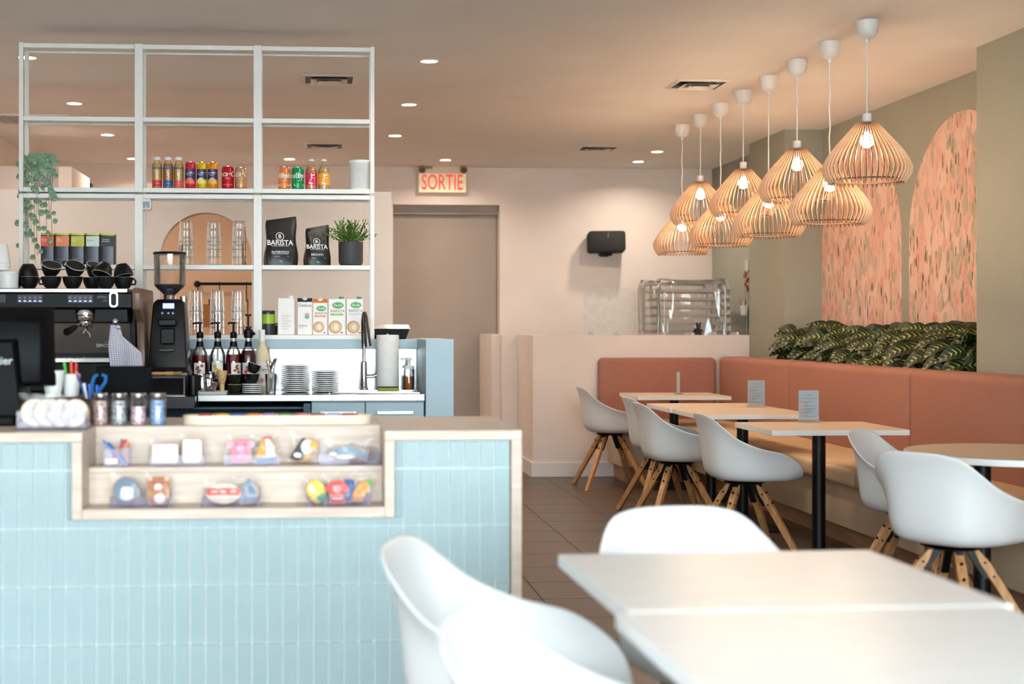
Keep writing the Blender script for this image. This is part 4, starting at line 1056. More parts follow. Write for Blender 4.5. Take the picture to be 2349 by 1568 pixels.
coffee_bag(-.165, .175, .255, R(9), 'large black coffee bag with white lettering', 'AUTENTICO', 0)
coffee_bag(.030, .135, .212, R(14), 'smaller black coffee bag beside the potted shrub', 'DELICATO', 1)

# potted shrub
t = thing('potted_shrub', 'small bushy green plant in a charcoal pot', 'potted plant', (.211, 7.705, SH[2]))
MB().lathe([(0, 0), (.050, 0), (.060, .006), (.066, .020), (.067, .128), (.062, .128), (.060, .115), (0, .115)], 36).build('pot', mat('charcoal_pot', rgb(66, 66, 70), .6), t)
m = MB(); r3 = random.Random(11)
def tiny(m, p, d, L, w):
    d = Vector(d).normalized(); s = d.orthogonal().normalized(); s = (Matrix.Rotation(r3.uniform(0, 6.28), 3, d) @ s)
    p = Vector(p); n = d.cross(s) * .25 * w
    m.add([p, p + d * L * .5 + s * w + n, p + d * L, p + d * L * .5 - s * w + n], [(0, 1, 2), (0, 2, 3)])
for k in range(90):
    az = r3.uniform(0, 6.28); el = r3.uniform(.25, 1.5); d0 = Vector((cos(az) * cos(el), sin(az) * cos(el), sin(el) * .95)); L0 = r3.uniform(.07, .125); base = Vector((d0.x * .03, d0.y * .03, .118))
    for q in range(13):
        f = (q + 3) / 15; p = base + d0 * L0 * f + Vector((0, 0, .02 * f))
        tiny(m, p, (d0.x + r3.uniform(-1, 1), d0.y + r3.uniform(-1, 1), d0.z + r3.uniform(-.3, .9)), r3.uniform(.011, .019), .0045)
o = m.build('foliage', ramp_mat('shrub_green', 'noise', [(.3, rgb(40, 84, 30)), (.5, rgb(76, 122, 46)), (.7, rgb(140, 160, 62))], .5, 60), t, smooth=0); o['kind'] = 'stuff'
MB().lathe([(0, .11), (.058, .11), (.02, .16), (0, .165)], 16).build('stems', M_stem, t)

# cylinder tea tin, cartons
t = thing('round_tea_tin', 'round charcoal tin with a lime green band', 'tea tin', (-.233, 7.705, SH[3]))
MB().lathe([(0, 0), (.034, 0), (.0345, .002), (.0345, .112), (0, .112)], 30).build('body', M_tin, t); MB().lathe([(0, .113), (.035, .113), (.035, .128), (.033, .131), (0, .131)], 30).build('lid', M_tin, t)
MB().lathe([(.0349, .060), (.0349, .110)], 30, close=False).build('band', mat('lime_band', rgb(160, 196, 40), .4), t)
o = thing('spice_jar', 'small dark jar half hidden behind the round tin', 'jar', (-.205, 7.765, SH[3])); MB().lathe([(0, 0), (.02, 0), (.021, .05), (0, .05)], 16).build('body', M_black, o); MB().lathe([(0, .051), (.021, .051), (.021, .064), (0, .064)], 16).build('lid', mat('brown_lid', rgb(120, 90, 66), .5), o)
M_cart = mat('white_carton', rgb(236, 232, 228), .4, var=.02)
def carton(x, w, h, lab, kind):
    t = thing('milk_carton', lab, 'carton', (x, 7.705, SH[3]), 0, 'plant milk cartons')
    d = .07; hw2 = w / 2
    if kind == 'gable':
        b = MB(); b.bb(-hw2, hw2, -d / 2, d / 2, 0, h - .02); b.build('body', M_cart, t, bevel=.003)
        b = MB(); b.add([(-hw2, -d / 2, h - .02), (hw2, -d / 2, h - .02), (hw2, d / 2, h - .02), (-hw2, d / 2, h - .02), (-hw2, -d / 2 + .02, h), (hw2, -d / 2 + .02, h), (hw2, d / 2, h), (-hw2, d / 2, h)], [(0, 1, 5, 4), (1, 2, 6, 5), (2, 3, 7, 6), (3, 0, 4, 7), (4, 5, 6, 7)])
        b.build('slanted_top', mat('navy_top', rgb(48, 50, 66), .4) if lab.startswith('white and navy') else mat('orange_top', rgb(238, 128, 44), .4), t, smooth=0)
        MB().lathe([(0, .014), (.0135, .014), (.0145, .012), (.0145, 0), (0, 0)], 18, M=Matrix.Translation((0, -.012, h - .010)) @ Matrix.Rotation(R(20), 4, 'X')).build('cap', M_cap, t)
    else:
        MB().bb(-hw2, hw2, -d / 2, d / 2, 0, h).build('body', M_cart, t, bevel=.003)
        MB().lathe([(0, .012), (.012, .012), (.013, .010), (.013, 0), (0, 0)], 18, c=(hw2 * .55, .0, h)).build('cap', M_cap if kind == 'plain' else mat('green_cap', rgb(20, 160, 110), .4), t)
    return t
def flat(poly, z, x, y=-.0356): return [(px + x, y, pz + z) for px, pz in poly]
def disc(t, name, rx, rz, x, z, m, y=-.0357): 
    b = MB(); b.add(flat(ell(rx, rz, 26), z, x, y), [tuple(range(26))]); return b.build(name, m, t, smooth=0)
t = carton(-.137, .090, .198, 'pale blank carton, leftmost of the five', 'plain'); k = MB(); 
for q in range(6): k.bb(-.025, .025 - .012 * (q % 2), -.0357, -.0355, .10 - q * .014, .104 - q * .014)
k.build('lettering', mat('faint_print', rgb(206, 198, 198), .6), t, smooth=0)
t = carton(-.037, .079, .198, 'white and navy carton with a small pail picture', 'gable')
k = MB(); k.text('Oatbox', .023, at_front(0, -.0357, .158)); k.text('Avoine', .016, at_front(-.033, -.0357, .050), align='LEFT'); k.text('Barista', .008, at_front(-.033, -.0357, .038), align='LEFT'); k.build('lettering', M_dtext, t, smooth=0)
disc(t, 'pail_picture', .013, .013, .012, .098, mat('teal_print', rgb(120, 176, 168), .5)); disc(t, 'oat_picture', .013, .007, .012, .112, mat('oat_print', rgb(222, 166, 150), .5), -.0358)
def pacific(x, w, h, lab, kind, band, bt):
    t = carton(x, w, h, lab, kind); q = w / .09
    disc(t, 'green_oval', .030 * q, .017 * q, .006, h - .034 * q - (.022 if kind == 'gable' else 0), mat('green_oval_print', rgb(86, 170, 92), .5))
    zz = h - .034 * q - (.022 if kind == 'gable' else 0)
    k = MB(); k.text('Pacific', .019 * q, at_front(.006, -.0360, zz), shear=.3); k.build('oval_lettering', M_wtext, t, smooth=0)
    k = MB(); k.text('BARISTA', .0195 * q, at_front(.004, -.0358, zz - .030 * q)); k.build('lettering', mat('maroon_print', rgb(130, 50, 62), .5), t, smooth=0)
    MB().bb(-.034 * q, .034 * q, -.0358, -.0355, zz - .053 * q, zz - .042 * q).build('flavour_band', mat('band_%d_%d_%d' % band, rgb(*band), .5), t, smooth=0)
    k = MB(); k.text(bt, .009 * q, at_front(0, -.0360, zz - .0475 * q)); k.build('band_lettering', M_wtext, t, smooth=0)
    cz = .042; disc(t, 'cup_picture', .034 * q, .034 * q, -.008, cz, mat('latte_brown', rgb(198, 148, 96), .5)); disc(t, 'foam_picture', .027 * q, .027 * q, -.006, cz, mat('latte_cream', rgb(226, 192, 150), .5), -.0358); disc(t, 'leaf_art', .012 * q, .016 * q, -.004, cz, mat('latte_white', rgb(246, 234, 214), .5), -.0359)
    disc(t, 'bean_picture', .008 * q, .004 * q, .026 * q, .012, mat('almond_brown', rgb(170, 100, 62), .5))
pacific(.045, .079, .194, 'carton with an orange top and orange band', 'gable', (240, 136, 74), 'AMANDE'); pacific(.135, .093, .194, 'carton with a green cap and lime band', 'green', (156, 196, 70), 'SOYA'); pacific(.232, .090, .194, 'carton with a green cap and pale blue band behind the tap', 'green', (196, 220, 236), 'COCO')
t = thing('security_camera', 'small white cube camera hung under the middle shelf', 'camera', (-.876, 7.655, 1.963))
MB().bb(-.02, .02, -.02, .02, -.010, -.0005).build('mount', M_wplastic, t, bevel=.002); MB().prism(rrect(.050, .050, .011), -.025, .025, Matrix.Translation((0, 0, -.034)) @ FRONT).build('body', M_wplastic, t, bevel=.002)
MB().prism(rrect(.037, .037, .007), .0252, .0262, Matrix.Translation((0, 0, -.034)) @ FRONT).build('lens_face', mat('gloss_black', rgb(8, 8, 10), .12), t)
MB().lathe([(0, 0), (.0022, 0)], 10, M=at_front(0, -.0266, -.046), close=False).build('status_led', mat('blue_led', rgb(90, 110, 255), .4, emit=4, ecol=(.15, .25, 1, 1)), t)

# trailing plant in a pink pot
t = thing('trailing_plant', 'trailing round-leaved plant in a pink pot at the shelf corner', 'potted plant', (-1.415, 7.71, SH[1]))
MB().lathe([(0, 0), (.058, 0), (.063, .004), (.066, .138), (.061, .138), (.058, .12), (0, .12)], 36).build('pot', mat('pale_pink_pot', rgb(226, 200, 196), .6), t)
M_rleaf = ramp_mat('round_leaf_green', 'noise', [(.3, rgb(86, 124, 98)), (.5, rgb(122, 158, 126)), (.7, rgb(172, 194, 158))], .55, 45)
def round_leaf():
    m = MB(); n = 14; vs = [(0, 0, .003)] + [(.0185 * cos(2 * pi * i / n) * (.8 if i == 7 else 1) , .0185 * sin(2 * pi * i / n), .0015 * sin(4 * pi * i / n)) for i in range(n)]
    return m.add(vs, [(0, 1 + i, 1 + (i + 1) % n) for i in range(n)])
rl = None; r4 = random.Random(21); vine = MB(); spots2 = []
vines = [(-.115, -.03, -.33), (-.105, .0, -.25), (-.095, -.05, -.15), (-.045, -.06, -.40), (-.06, -.07, -.30), (-.02, -.07, -.20), (.02, -.07, -.30), (.035, -.075, -.16), (-.085, -.05, -.22), (.045, -.07, -.26), (-.03, -.075, -.36)]
for vi, (dx, dy, zb) in enumerate(vines):
    pts = [(dx * .3, dy * .3, .14), (dx * .7, dy * .8, .165), (dx, dy - .01, .13), (dx + .004, dy - .016, .04), (dx - .004, dy - .018, zb * .5), (dx + .004, dy - .018, zb)]
    vine.tube(pts, .0014, 5)
    n = int(abs(zb) / .032) + 4
    for k in range(n):
        f = (k + .6) / n; q = f * (len(pts) - 1); i0 = min(int(q), len(pts) - 2); u = q - i0
        p = Vector(pts[i0]).lerp(Vector(pts[i0 + 1]), u); s = (-1) ** k
        spots2.append((p + Vector((s * r4.uniform(.012, .022), -r4.uniform(0, .012), r4.uniform(-.006, .006))), r4.uniform(.95, 1.4) * (1 - .25 * f)))
for k in range(16): a = r4.uniform(0, 6.28); spots2.append((Vector((.05 * cos(a) - .02, .05 * sin(a) - .01, .148 + r4.uniform(0, .022))), r4.uniform(.8, 1.1)))
for p, s in spots2:
    rot = (R(90) + r4.uniform(-.6, .5), r4.uniform(-.4, .4), r4.uniform(-.7, .7))
    if rl is None: rl = round_leaf().build('leaf', M_rleaf, t, smooth=180, loc=tuple(p), rot=rot)
    else: put(rl, t, tuple(p), rot, s)
for k in range(3):
    lm = leaf_mesh(.055, .012, .004, .004).build('long_leaf', M_rleaf, t, smooth=180, loc=(-.03 + .03 * k, -.03, .14), rot=(0, -1.1 + .5 * k, -.6 + k * .5))
vine.build('vines', mat('reddish_vine', rgb(150, 100, 78), .6), t)
# ================================================================ espresso machine
WZ = .945
em = thing('espresso_machine', 'black and steel espresso machine with lit blue buttons', 'espresso machine', (-1.25, 7.2, WZ))
def epart(n, x0, x1, y0, y1, z0, z1, m, bv=.003, par=None): return MB().bb(x0 + 1.25, x1 + 1.25, y0 - 7.2, y1 - 7.2, z0 - WZ, z1 - WZ).build(n, m, par or em, bevel=bv)
M_bronze = mat('bronze_panel', rgb(128, 104, 88), .4, metal=.2); M_mirror = mat('mirror_steel', rgb(176, 168, 160), .32, metal=1, var=.02)
epart('lower_body', -1.66, -.875, 6.93, 7.50, .975, 1.108, M_black); epart('rear_body', -1.66, -.875, 7.17, 7.52, 1.108, 1.44, M_black)
epart('front_strip', -1.66, -.868, 6.885, 6.93, 1.110, 1.134, M_steel)
dt = epart('drip_tray', -1.64, -.885, 6.925, 7.16, 1.112, 1.130, M_blackmetal)
gr = MB()
for k in range(24): gr.tube([(-.37 + k * .031, -.268, .19), (-.37 + k * .031, -.05, .19)], .002, 5)
gr.build('drip_grid', M_chrome, dt)['kind'] = 'stuff'
MB().bb(-.39, .35, -.004, .004, -.077, .077).build('mirror_splash', M_mirror, em, smooth=0, loc=(0, -.052, .282), rot=(R(16), 0, 0))
epart('group_cowl', -1.66, -.89, 7.00, 7.17, 1.300, 1.372, M_black, .006)
ch_ = epart('control_panel', -1.66, -.862, 6.935, 7.18, 1.370, 1.446, M_black, .006)
epart('cup_rail', -1.66, -.885, 6.93, 7.49, 1.446, 1.466, M_steel, .003)
sp_ = MB(); prof = [(-.27, .50), (-.25, .525), (.30, .525), (.32, .40), (.32, .03), (-.10, .03), (-.06, .20), (-.10, .36), (-.26, .42)]
sp_.add([(.385, y, z) for y, z in prof] + [(.425, y, z) for y, z in prof], [tuple(range(8, -1, -1)), tuple(range(9, 18))] + [(i, (i + 1) % 9, 9 + (i + 1) % 9, 9 + i) for i in range(9)])
sp_.build('side_panel', M_bronze, em, bevel=.008, seg=2)
M_led = mat('blue_button_led', rgb(120, 130, 255), .4, emit=6, ecol=(.18, .22, 1, 1)); M_pad2 = mat('button_pad', rgb(40, 42, 48), .4)
for j, xc in enumerate((-1.348, -1.110, -1.50)):
    w = .062 if j < 2 else .04
    pd = epart('button_pad', xc - w, xc + w, 6.932, 6.9365, 1.394, 1.437, M_pad2, .002)
    if j < 2:
        for q in range(5):
            x = xc - .048 + q * .024 + 1.25
            MB().add([(x - .007, -.2695, .4585), (x + .007, -.2695, .4585), (x + .004, -.2695, .4625), (x - .004, -.2695, .4625)], [(0, 1, 2, 3)]).build('button_led', M_led, pd, smooth=0)
            MB().lathe([(0, 0), (.005, 0), (.006, .001)], 10, M=at_front(x, -.2692, .476), close=False).build('button_icon', M_gtext, pd, smooth=0)
k = MB(); k.text('APPIA', .018, at_front(-1.008 + 1.25, -.2662, .479), bold=.01); k.text('Life', .016, at_front(-.995 + 1.25, -.2662, .462), shear=.3); k.build('lettering', M_gtext, em, smooth=0)
k = MB(); k.text('SIMONELLI', .024, at_front(-1.01 + 1.25, -.0515, .243), bold=.012); k.text('NUOVA', .008, at_front(-1.01 + 1.25, -.0515, .261)); k.build('splash_lettering', M_wtext, em, smooth=0)
for gx in (-1.42, -1.095):
    x = gx + 1.25
    g = MB(); g.lathe([(.030, .425), (.046, .425), (.050, .415), (.050, .395), (.044, .39), (.044, .375), (.040, .365), (.022, .360), (0, .360)], 28, c=(x, -.20, 0)); gh = g.build('group_head', M_chrome, em)
    pf_ = MB(); pf_.lathe([(0, .335), (.030, .335), (.034, .345), (.034, .362), (0, .362)], 24, c=(x, -.20, 0)); pf_.tube([(x - .012, -.225, .35), (x - .025, -.26, .342), (x - .035, -.285, .335)], .007, 8)
    pf_.tube([(x + .004, -.2, .335), (x + .006, -.205, .318), (x + .022, -.21, .300), (x + .024, -.21, .285)], .006, 8); pf_.tube([(x + .0, -.2, .335), (x - .004, -.205, .318), (x - .010, -.21, .302)], .006, 8)
    po_ = pf_.build('portafilter', M_chrome, em); MB().tube([(x - .034, -.283, .336), (x - .05, -.33, .322), (x - .062, -.375, .312)], [.011, .016, .018], 12).build('handle', M_black, po_)
kn = MB(); pr = rrect(.040, .074, .017, 6); inn = rrect(.028, .060, .013, 6); n = len(pr)
kn.add([(x_, y_, .0) for x_, y_ in pr] + [(x_, y_, .014) for x_, y_ in pr] + [(x_, y_, .014) for x_, y_ in inn] + [(x_, y_, .0) for x_, y_ in inn], [(i, (i + 1) % n, n + (i + 1) % n, n + i) for i in range(n)] + [(n + i, n + (i + 1) % n, 2 * n + (i + 1) % n, 2 * n + i) for i in range(n)] + [(2 * n + i, 2 * n + (i + 1) % n, 3 * n + (i + 1) % n, 3 * n + i) for i in range(n)], at_front(-.950 + 1.25, -.266, .468))
kn.build('steam_lever', M_chrome, em, smooth=30)
sw = MB(); sw.lathe([(.012, .345), (.015, .350), (.015, .372), (.011, .378)], 16, c=(.302, -.235, 0)); sw.tube([(.302, -.235, .36), (.302, -.24, .30), (.300, -.265, .22), (.298, -.28, .17)], .005, 8); sw.build('steam_wand', M_chrome, em)
for x in (-.38, .34):
    for y in (-.22, .28): MB().cyl((x, y, 0), (x, y, .032), .02, n=14).build('foot', M_black, em)
# checked cloth hung over the wand
def cloth_mat():
    t = NT('checked_cloth'); tc = t.n('ShaderNodeTexCoord'); s = t.n('ShaderNodeSeparateXYZ'); t.l(tc.outputs['UV'], s.inputs[0])
    fs = []
    for q in (0, 1):
        m = t.n('ShaderNodeMath', operation='MULTIPLY'); m.inputs[1].default_value = 16; t.l(s.outputs[q], m.inputs[0])
        f = t.n('ShaderNodeMath', operation='FRACT'); t.l(m.outputs[0], f.inputs[0]); l = t.n('ShaderNodeMath', operation='LESS_THAN'); l.inputs[1].default_value = .16; t.l(f.outputs[0], l.inputs[0]); fs.append(l)
    mx = t.n('ShaderNodeMath', operation='MAXIMUM'); t.l(fs[0].outputs[0], mx.inputs[0]); t.l(fs[1].outputs[0], mx.inputs[1])
    c = t.n('ShaderNodeMixRGB'); c.inputs[1].default_value = rgb(216, 218, 230); c.inputs[2].default_value = rgb(112, 104, 140); t.l(mx.outputs[0], c.inputs[0]); t.l(c.outputs[0], t.b.inputs['Base Color']); t.b.inputs['Roughness'].default_value = .9
    return t.m
def clothf(u, v):
    # hangs from the wand, spreading to the right and forward over the drip tray
    w = .035 + .12 * min(1, v * 2.2); x = .292 + (u - .12) * w * 1.0 + .02 * v; z = .345 - v * .205 - .05 * abs(u - .15) ** 1.5 * (1 if v > .05 else 0)
    y = -.292 - .012 * sin(u * 9 + v * 2) * (.3 + v) - .045 * min(1, v * 2)
    return (x, y, z)
cb = MB().grid(clothf, 22, 26); tw = thing('bar_cloth', 'checked white and violet cloth hung over the steam wand', 'cloth', (-1.25, 7.2, WZ))
co = cb.build('cloth', cloth_mat(), tw, smooth=180); me = co.data; uv = me.uv_layers.new(name='UVMap')
for lp in me.loops: vi = lp.vertex_index; uv.data[lp.index].uv = ((vi % 22) / 21 * .9, (vi // 22) / 25 * 1.3)
sm = co.modifiers.new('thickness', 'SOLIDIFY'); sm.thickness = .003

# ================================================================ cups on the machine
M_cup = mat('matt_black_glaze', rgb(16, 17, 17), .42, var=.05, spec=.35); M_cupin = mat('white_glaze', rgb(236, 236, 236), .25, var=.01)
def make_cup(name, R0, Hc, label, cat='cup'):
    t = thing(name, label, cat)
    MB().lathe([(0, 0), (R0 * .52, 0), (R0 * .55, .004), (R0 * .72, Hc * .25), (R0 * .90, Hc * .60), (R0, Hc)], 28).build('bowl', M_cup, t)
    MB().lathe([(R0, Hc), (R0 * .955, Hc + .001), (R0 * .86, Hc * .60), (R0 * .66, Hc * .28), (R0 * .4, .008), (0, .007)], 28, close=False).build('glaze', M_cupin, t)
    MB().tube([(R0 * .90, 0, Hc * .82), (R0 * 1.18, 0, Hc * .86), (R0 * 1.38, 0, Hc * .66), (R0 * 1.30, 0, Hc * .42), (R0 * .84, 0, Hc * .40)], Hc * .075, 8).build('handle', M_cup, t)
    return t
cup = make_cup('coffee_cup', .050, .060, 'x'); CZ = 1.4665
low = [(-1.385, 7.10, -1.9, 'cup at the left end of the lower row on the machine'), (-1.270, 7.06, 2.8, 'cup with its handle to the left in the lower row'), (-1.168, 7.06, -1.6, 'cup with its handle facing front in the lower row'), (-1.088, 7.17, 1.5, 'cup set back between its neighbours in the lower row'), (-1.008, 7.06, -1.5, 'fifth cup in the lower row, handle facing front'), (-.932, 7.13, -.35, 'cup at the right end of the lower row, handle to the right')]
hi = [(-1.390, 7.10, -2.0, .10, .0, 'dark cup lying over the left end of the upper row'), (-1.282, 7.08, 1.2, .45, .25, 'tilted cup showing its white inside, second in the upper row'), (-1.170, 7.07, 2.7, .50, .35, 'tilted cup with its white inside in the middle of the upper row'), (-1.082, 7.16, 2.9, .35, .30, 'cup leaning behind the middle of the upper row'), (-1.010, 7.07, 2.9, -.40, .25, 'upturned dark cup leaning on the right of the upper row'), (-.940, 7.13, 1.0, -.15, -.2, 'rightmost dark cup of the upper row'), (-1.462, 7.13, 2.6, .2, -.3, 'cup half hidden behind the paper cup lids')]
fst = True
for x, y, a, l in low:
    o = cup if fst else copy_tree(cup); fst = False
    o.location = (x, y, CZ); o.rotation_euler = (0, 0, a); tag(o, l, 'cup', 'black coffee cups on the machine')
for i, (x, y, a, tx, ty, l) in enumerate(hi):
    o = copy_tree(cup); flip = i in (0, 4, 5)
    o.location = (x, y, CZ + (.066 if not flip else .124)); o.rotation_euler = (Matrix.Rotation(tx, 3, 'X') @ Matrix.Rotation(ty, 3, 'Y') @ Matrix.Rotation(a, 3, 'Z') @ Matrix.Rotation(pi if flip else 0, 3, 'X')).to_euler()
    if i == 6: o.location = (x, y, CZ + .006)
    if i == 6: o.rotation_euler = (0, 0, a)
    tag(o, l, 'cup', 'black coffee cups on the machine')
def paper_stack(x, y, z, n, lab, r0, r1, h, step):
    t = None
    for k in range(n):
        o = thing('paper_cup', lab[k], 'paper cup', (x, y, z + k * step), 0, 'upturned paper cups')
        if t is None: MB().lathe([(r0, 0), (r0 + .002, .003), (r1, h - .003), (r1 * .98, h), (0, h - .002)], 24, close=False).build('wall', M_wplastic, o); t = o
        else: put(t.children[0], o)
paper_stack(-1.500, 7.02, CZ + .088, 3, ['lowest paper cup of the upturned stack at the left edge', 'middle paper cup of the upturned stack at the left edge', 'top paper cup of the upturned stack at the left edge'], .040, .028, .095, .016)
o = thing('lid_tub', 'white lidded tub at the left edge on the machine', 'tub', (-1.475, 7.04, CZ)); MB().lathe([(0, 0), (.047, 0), (.050, .003), (.052, .070), (0, .070)], 28).build('body', M_wplastic, o); MB().lathe([(0, .0705), (.053, .0705), (.053, .082), (.048, .086), (0, .086)], 28).build('lid', M_wplastic, o)

# ================================================================ grinder
g = thing('coffee_grinder', 'tall black coffee grinder with clear bean hopper', 'coffee grinder', (-.712, 7.22, WZ))
def gsec(z, w, d, y0): return [(-w, -d + y0, z), (w, -d + y0, z), (w, d + y0, z), (-w, d + y0, z)]
b = MB(); secs = [gsec(0, .105, .12, 0), gsec(.115, .105, .12, 0), gsec(.13, .098, .11, 0), gsec(.30, .088, .10, .01), gsec(.40, .082, .085, .02), gsec(.455, .078, .075, .02), gsec(.475, .06, .055, .02)]
b.add(sum(secs, []), [(3, 2, 1, 0)] + [(j * 4 + i, j * 4 + (i + 1) % 4, j * 4 + 4 + (i + 1) % 4, j * 4 + 4 + i) for j in range(6) for i in range(4)] + [(24, 25, 26, 27)])
b.build('body', mat('gloss_black_body', rgb(8, 8, 10), .28, spec=.35), g, bevel=.018, seg=3, ang=25)
MB().lathe([(.058, .485), (.058, .49), (.0, .482)], 8, close=False)
MB().lathe([(.02, .470), (.03, .475), (.032, .495), (.02, .50)], 24).build('collar', M_chrome, g)
MB().lathe([(.028, .497), (.070, .535), (.079, .548), (.079, .700)], 36, close=False).build('hopper', glass('smoky_hopper', tint=(.96, .95, .94), refl=.9, haze=.03), g)
MB().lathe([(0, .500), (.028, .500), (.068, .536), (.077, .548), (.06, .551), (0, .549)], 28).build('beans', mat('coffee_beans', rgb(36, 22, 16), .5, var=.3, scale=120, bump=.8, bscale=120), g)
MB().lathe([(0, .700), (.083, .700), (.084, .705), (.080, .712), (0, .714)], 36).build('hopper_lid', M_black, g)
MB().bb(-.028, .028, -.068, -.060, .428, .454).build('display', mat('blue_display', rgb(120, 130, 240), .3, emit=2.2, ecol=(.22, .25, 1, 1)), g, smooth=0)
for x in (-.03, .0, .022): MB().lathe([(0, 0), (.006, 0), (.006, .003), (0, .003)], 12, M=at_front(x, -.068, .405)).build('button', mat('grey_button', rgb(130, 136, 150), .4), g)
f = MB(); f.bb(-.035, .035, -.118, -.085, .25, .33); f.bb(-.045, .045, -.13, -.09, .34, .375); f.build('dosing_spout', M_black, g, bevel=.006)
MB().tube([(-.035, -.11, .225), (-.033, -.15, .222), (.0, -.165, .220), (.033, -.15, .222), (.035, -.11, .225)], .004, 8).build('filter_fork', M_chrome, g)
MB().lathe([(0, 0), (.022, 0), (.024, .006), (.02, .02), (0, .022)], 20, M=at_front(.09, -.125, .07)).build('side_knob', M_black, g); MB().lathe([(0, 0), (.006, 0), (.005, .004), (0, .005)], 12, M=at_front(.07, -.13, .066)).build('red_switch', mat('red_lamp', rgb(220, 20, 30), .3, emit=.8, ecol=(1, .02, .03, 1)), g)
MB().lathe([(0, 0), (.02, 0), (.021, .06), (0, .062)], 18, c=(.066, .05, .43)).build('chrome_tamper', M_chrome, g)

# knock box drawer with brush
t = thing('knock_drawer', 'steel framed dark drawer box below the grinder', 'drawer box', (-.705, 7.03, WZ))
MB().bb(-.092, .092, -.06, .06, 0, .098).build('box', M_blackmetal, t, bevel=.003)
f = MB(); f.bb(-.092, .092, -.066, -.0605, .088, .098); f.bb(-.092, .092, -.066, -.0605, .0, .008); f.bb(-.092, -.084, -.066, -.0605, .008, .088); f.bb(.084, .092, -.066, -.0605, .008, .088); f.build('frame', M_chrome, t, smooth=0)
MB().bb(-.083, .083, -.0645, -.061, .009, .087).build('dark_window', mat('dark_window_glass', rgb(14, 18, 26), .06), t, smooth=0)
MB().lathe([(.02, .0), (.024, .003), (.026, .05), (.024, .098), (0, .1)], 18, c=(.125, .0, 0)).build('tamping_post', M_blackmetal, t)
t = thing('grinder_brush', 'wooden brush lying on the drawer box', 'brush', (-.72, 7.02, WZ + .1085))
MB().lathe([(0, -.075), (.007, -.073), (.009, -.03), (.007, 0), (.010, .015), (.010, .045), (0, .046)], 14, M=Matrix.Rotation(R(90), 4, 'Y')).build('handle', mat('light_wood', rgb(206, 150, 96), .5), t)
MB().lathe([(.009, .046), (.011, .085), (0, .086)], 12, M=Matrix.Rotation(R(90), 4, 'Y')).build('bristles', mat('straw_bristle', rgb(150, 120, 60), .8), t)

# syrup bottles with pumps
G_bot = glass('bottle_glass', tint=(.95, .96, .96), refl=.9)
def syrup(x, y, lab, liq, fill, pic, hgt=0, clear=False, rz=0):
    t = thing('syrup_bottle', lab, 'bottle', (x, y, WZ), rz, 'syrup bottles with pumps')
    MB().lathe([(0, .003), (.038, .003), (.039, .008), (.039, fill - .02), (.034, fill), (0, fill)], 26).build('syrup', mat('syrup_%d_%d' % (liq[0], liq[2]), rgb(*liq), .08, coat=.5), t)
    MB().lathe([(.0395, 0), (.040, .006), (.040, .190), (.034, .212), (.018, .240), (.0155, .262), (.0155, .278)], 26, close=False).build('bottle_wall', G_bot, t)
    MB().lathe([(.0162, .222 + .012), (.0205, .236), (.0175, .262), (.0162, .262)], 20, close=False).build('neck_band', M_black, t)
    bend_label(.0405, .095, .152, -.75, .75).build('picture_label', M_wplastic, t); bend_label(.0405, .03, .094, -.75, .75).build('name_label', M_black, t)
    m = MB(); rr = .0409
    r9 = random.Random(int(x * 1000)); 
    for q in range(5):
        a0 = r9.uniform(-.35, .35); z0 = .105 + .008 * q; m.add([tuple((rr * sin(a0 + dx / rr), -rr * cos(a0 + dx / rr), z0 + dz)) for dx, dz in ell(.009, .008, 10)], [tuple(range(10))])
    m.build('fruit_picture', mat('pic_%d_%d_%d' % pic, rgb(*pic), .5), t, smooth=0)
    k = MB(); btext(k, '1883', .018, .0409, .075); k.build('lettering', M_wtext, t, smooth=0)
    if not clear:
        p = MB(); p.lathe([(.017, .278), (.018, .28), (.018, .306), (.010, .312), (.006, .316), (.006, .350), (.012, .352), (.012, .362), (0, .362)], 18)
        p.tube([(0, 0, .357), (-.02 if rz == 0 else -.03, -.008, .357), (-.036, -.014, .352)], .005, 8); p.build('pump', M_black, t)
        MB().cyl((0, 0, .04), (0, 0, .28), .004, n=8).build('dip_tube', mat('amber_tube', rgb(196, 150, 90), .4), t)
    else:
        p = MB(); p.lathe([(.017, .278), (.024, .284), (.024, .318), (.012, .328), (.012, .335), (.004, .338), (.004, .39), (.016, .392), (.016, .402), (0, .402)], 18); p.tube([(.02, 0, .30), (.03, -.01, .302)], .009, 8); p.build('pump', M_black, t)
syrup(-.574, 7.38, 'syrup bottle with a brown nut picture, leftmost of four', (118, 14, 22), .192, (150, 70, 46)); syrup(-.483, 7.38, 'half empty syrup bottle with a yellow flower picture', (30, 14, 16), .150, (226, 176, 40)); syrup(-.402, 7.38, 'dark red syrup bottle with a brown fruit picture', (112, 12, 20), .195, (156, 84, 60), rz=.5); syrup(-.326, 7.38, 'tallest syrup bottle with a red berry picture and black dispenser', (58, 8, 16), .215, (216, 56, 48), clear=True)
t = thing('liqueur_bottle', 'pale bottle with a white cap behind the small cups', 'bottle', (-.258, 7.44, WZ))
MB().lathe([(0, 0), (.040, 0), (.042, .005), (.042, .185), (.032, .210), (.016, .240), (.0145, .29), (0, .29)], 26).build('body', mat('pale_cream_glass', rgb(226, 212, 180), .15, coat=.5), t)
MB().lathe([(0, .262), (.0165, .262), (.0165, .318), (.015, .322), (0, .322)], 20).build('cap', M_wplastic, t); bend_label(.0425, .03, .15, -.9, .9).build('label', M_cart, t)
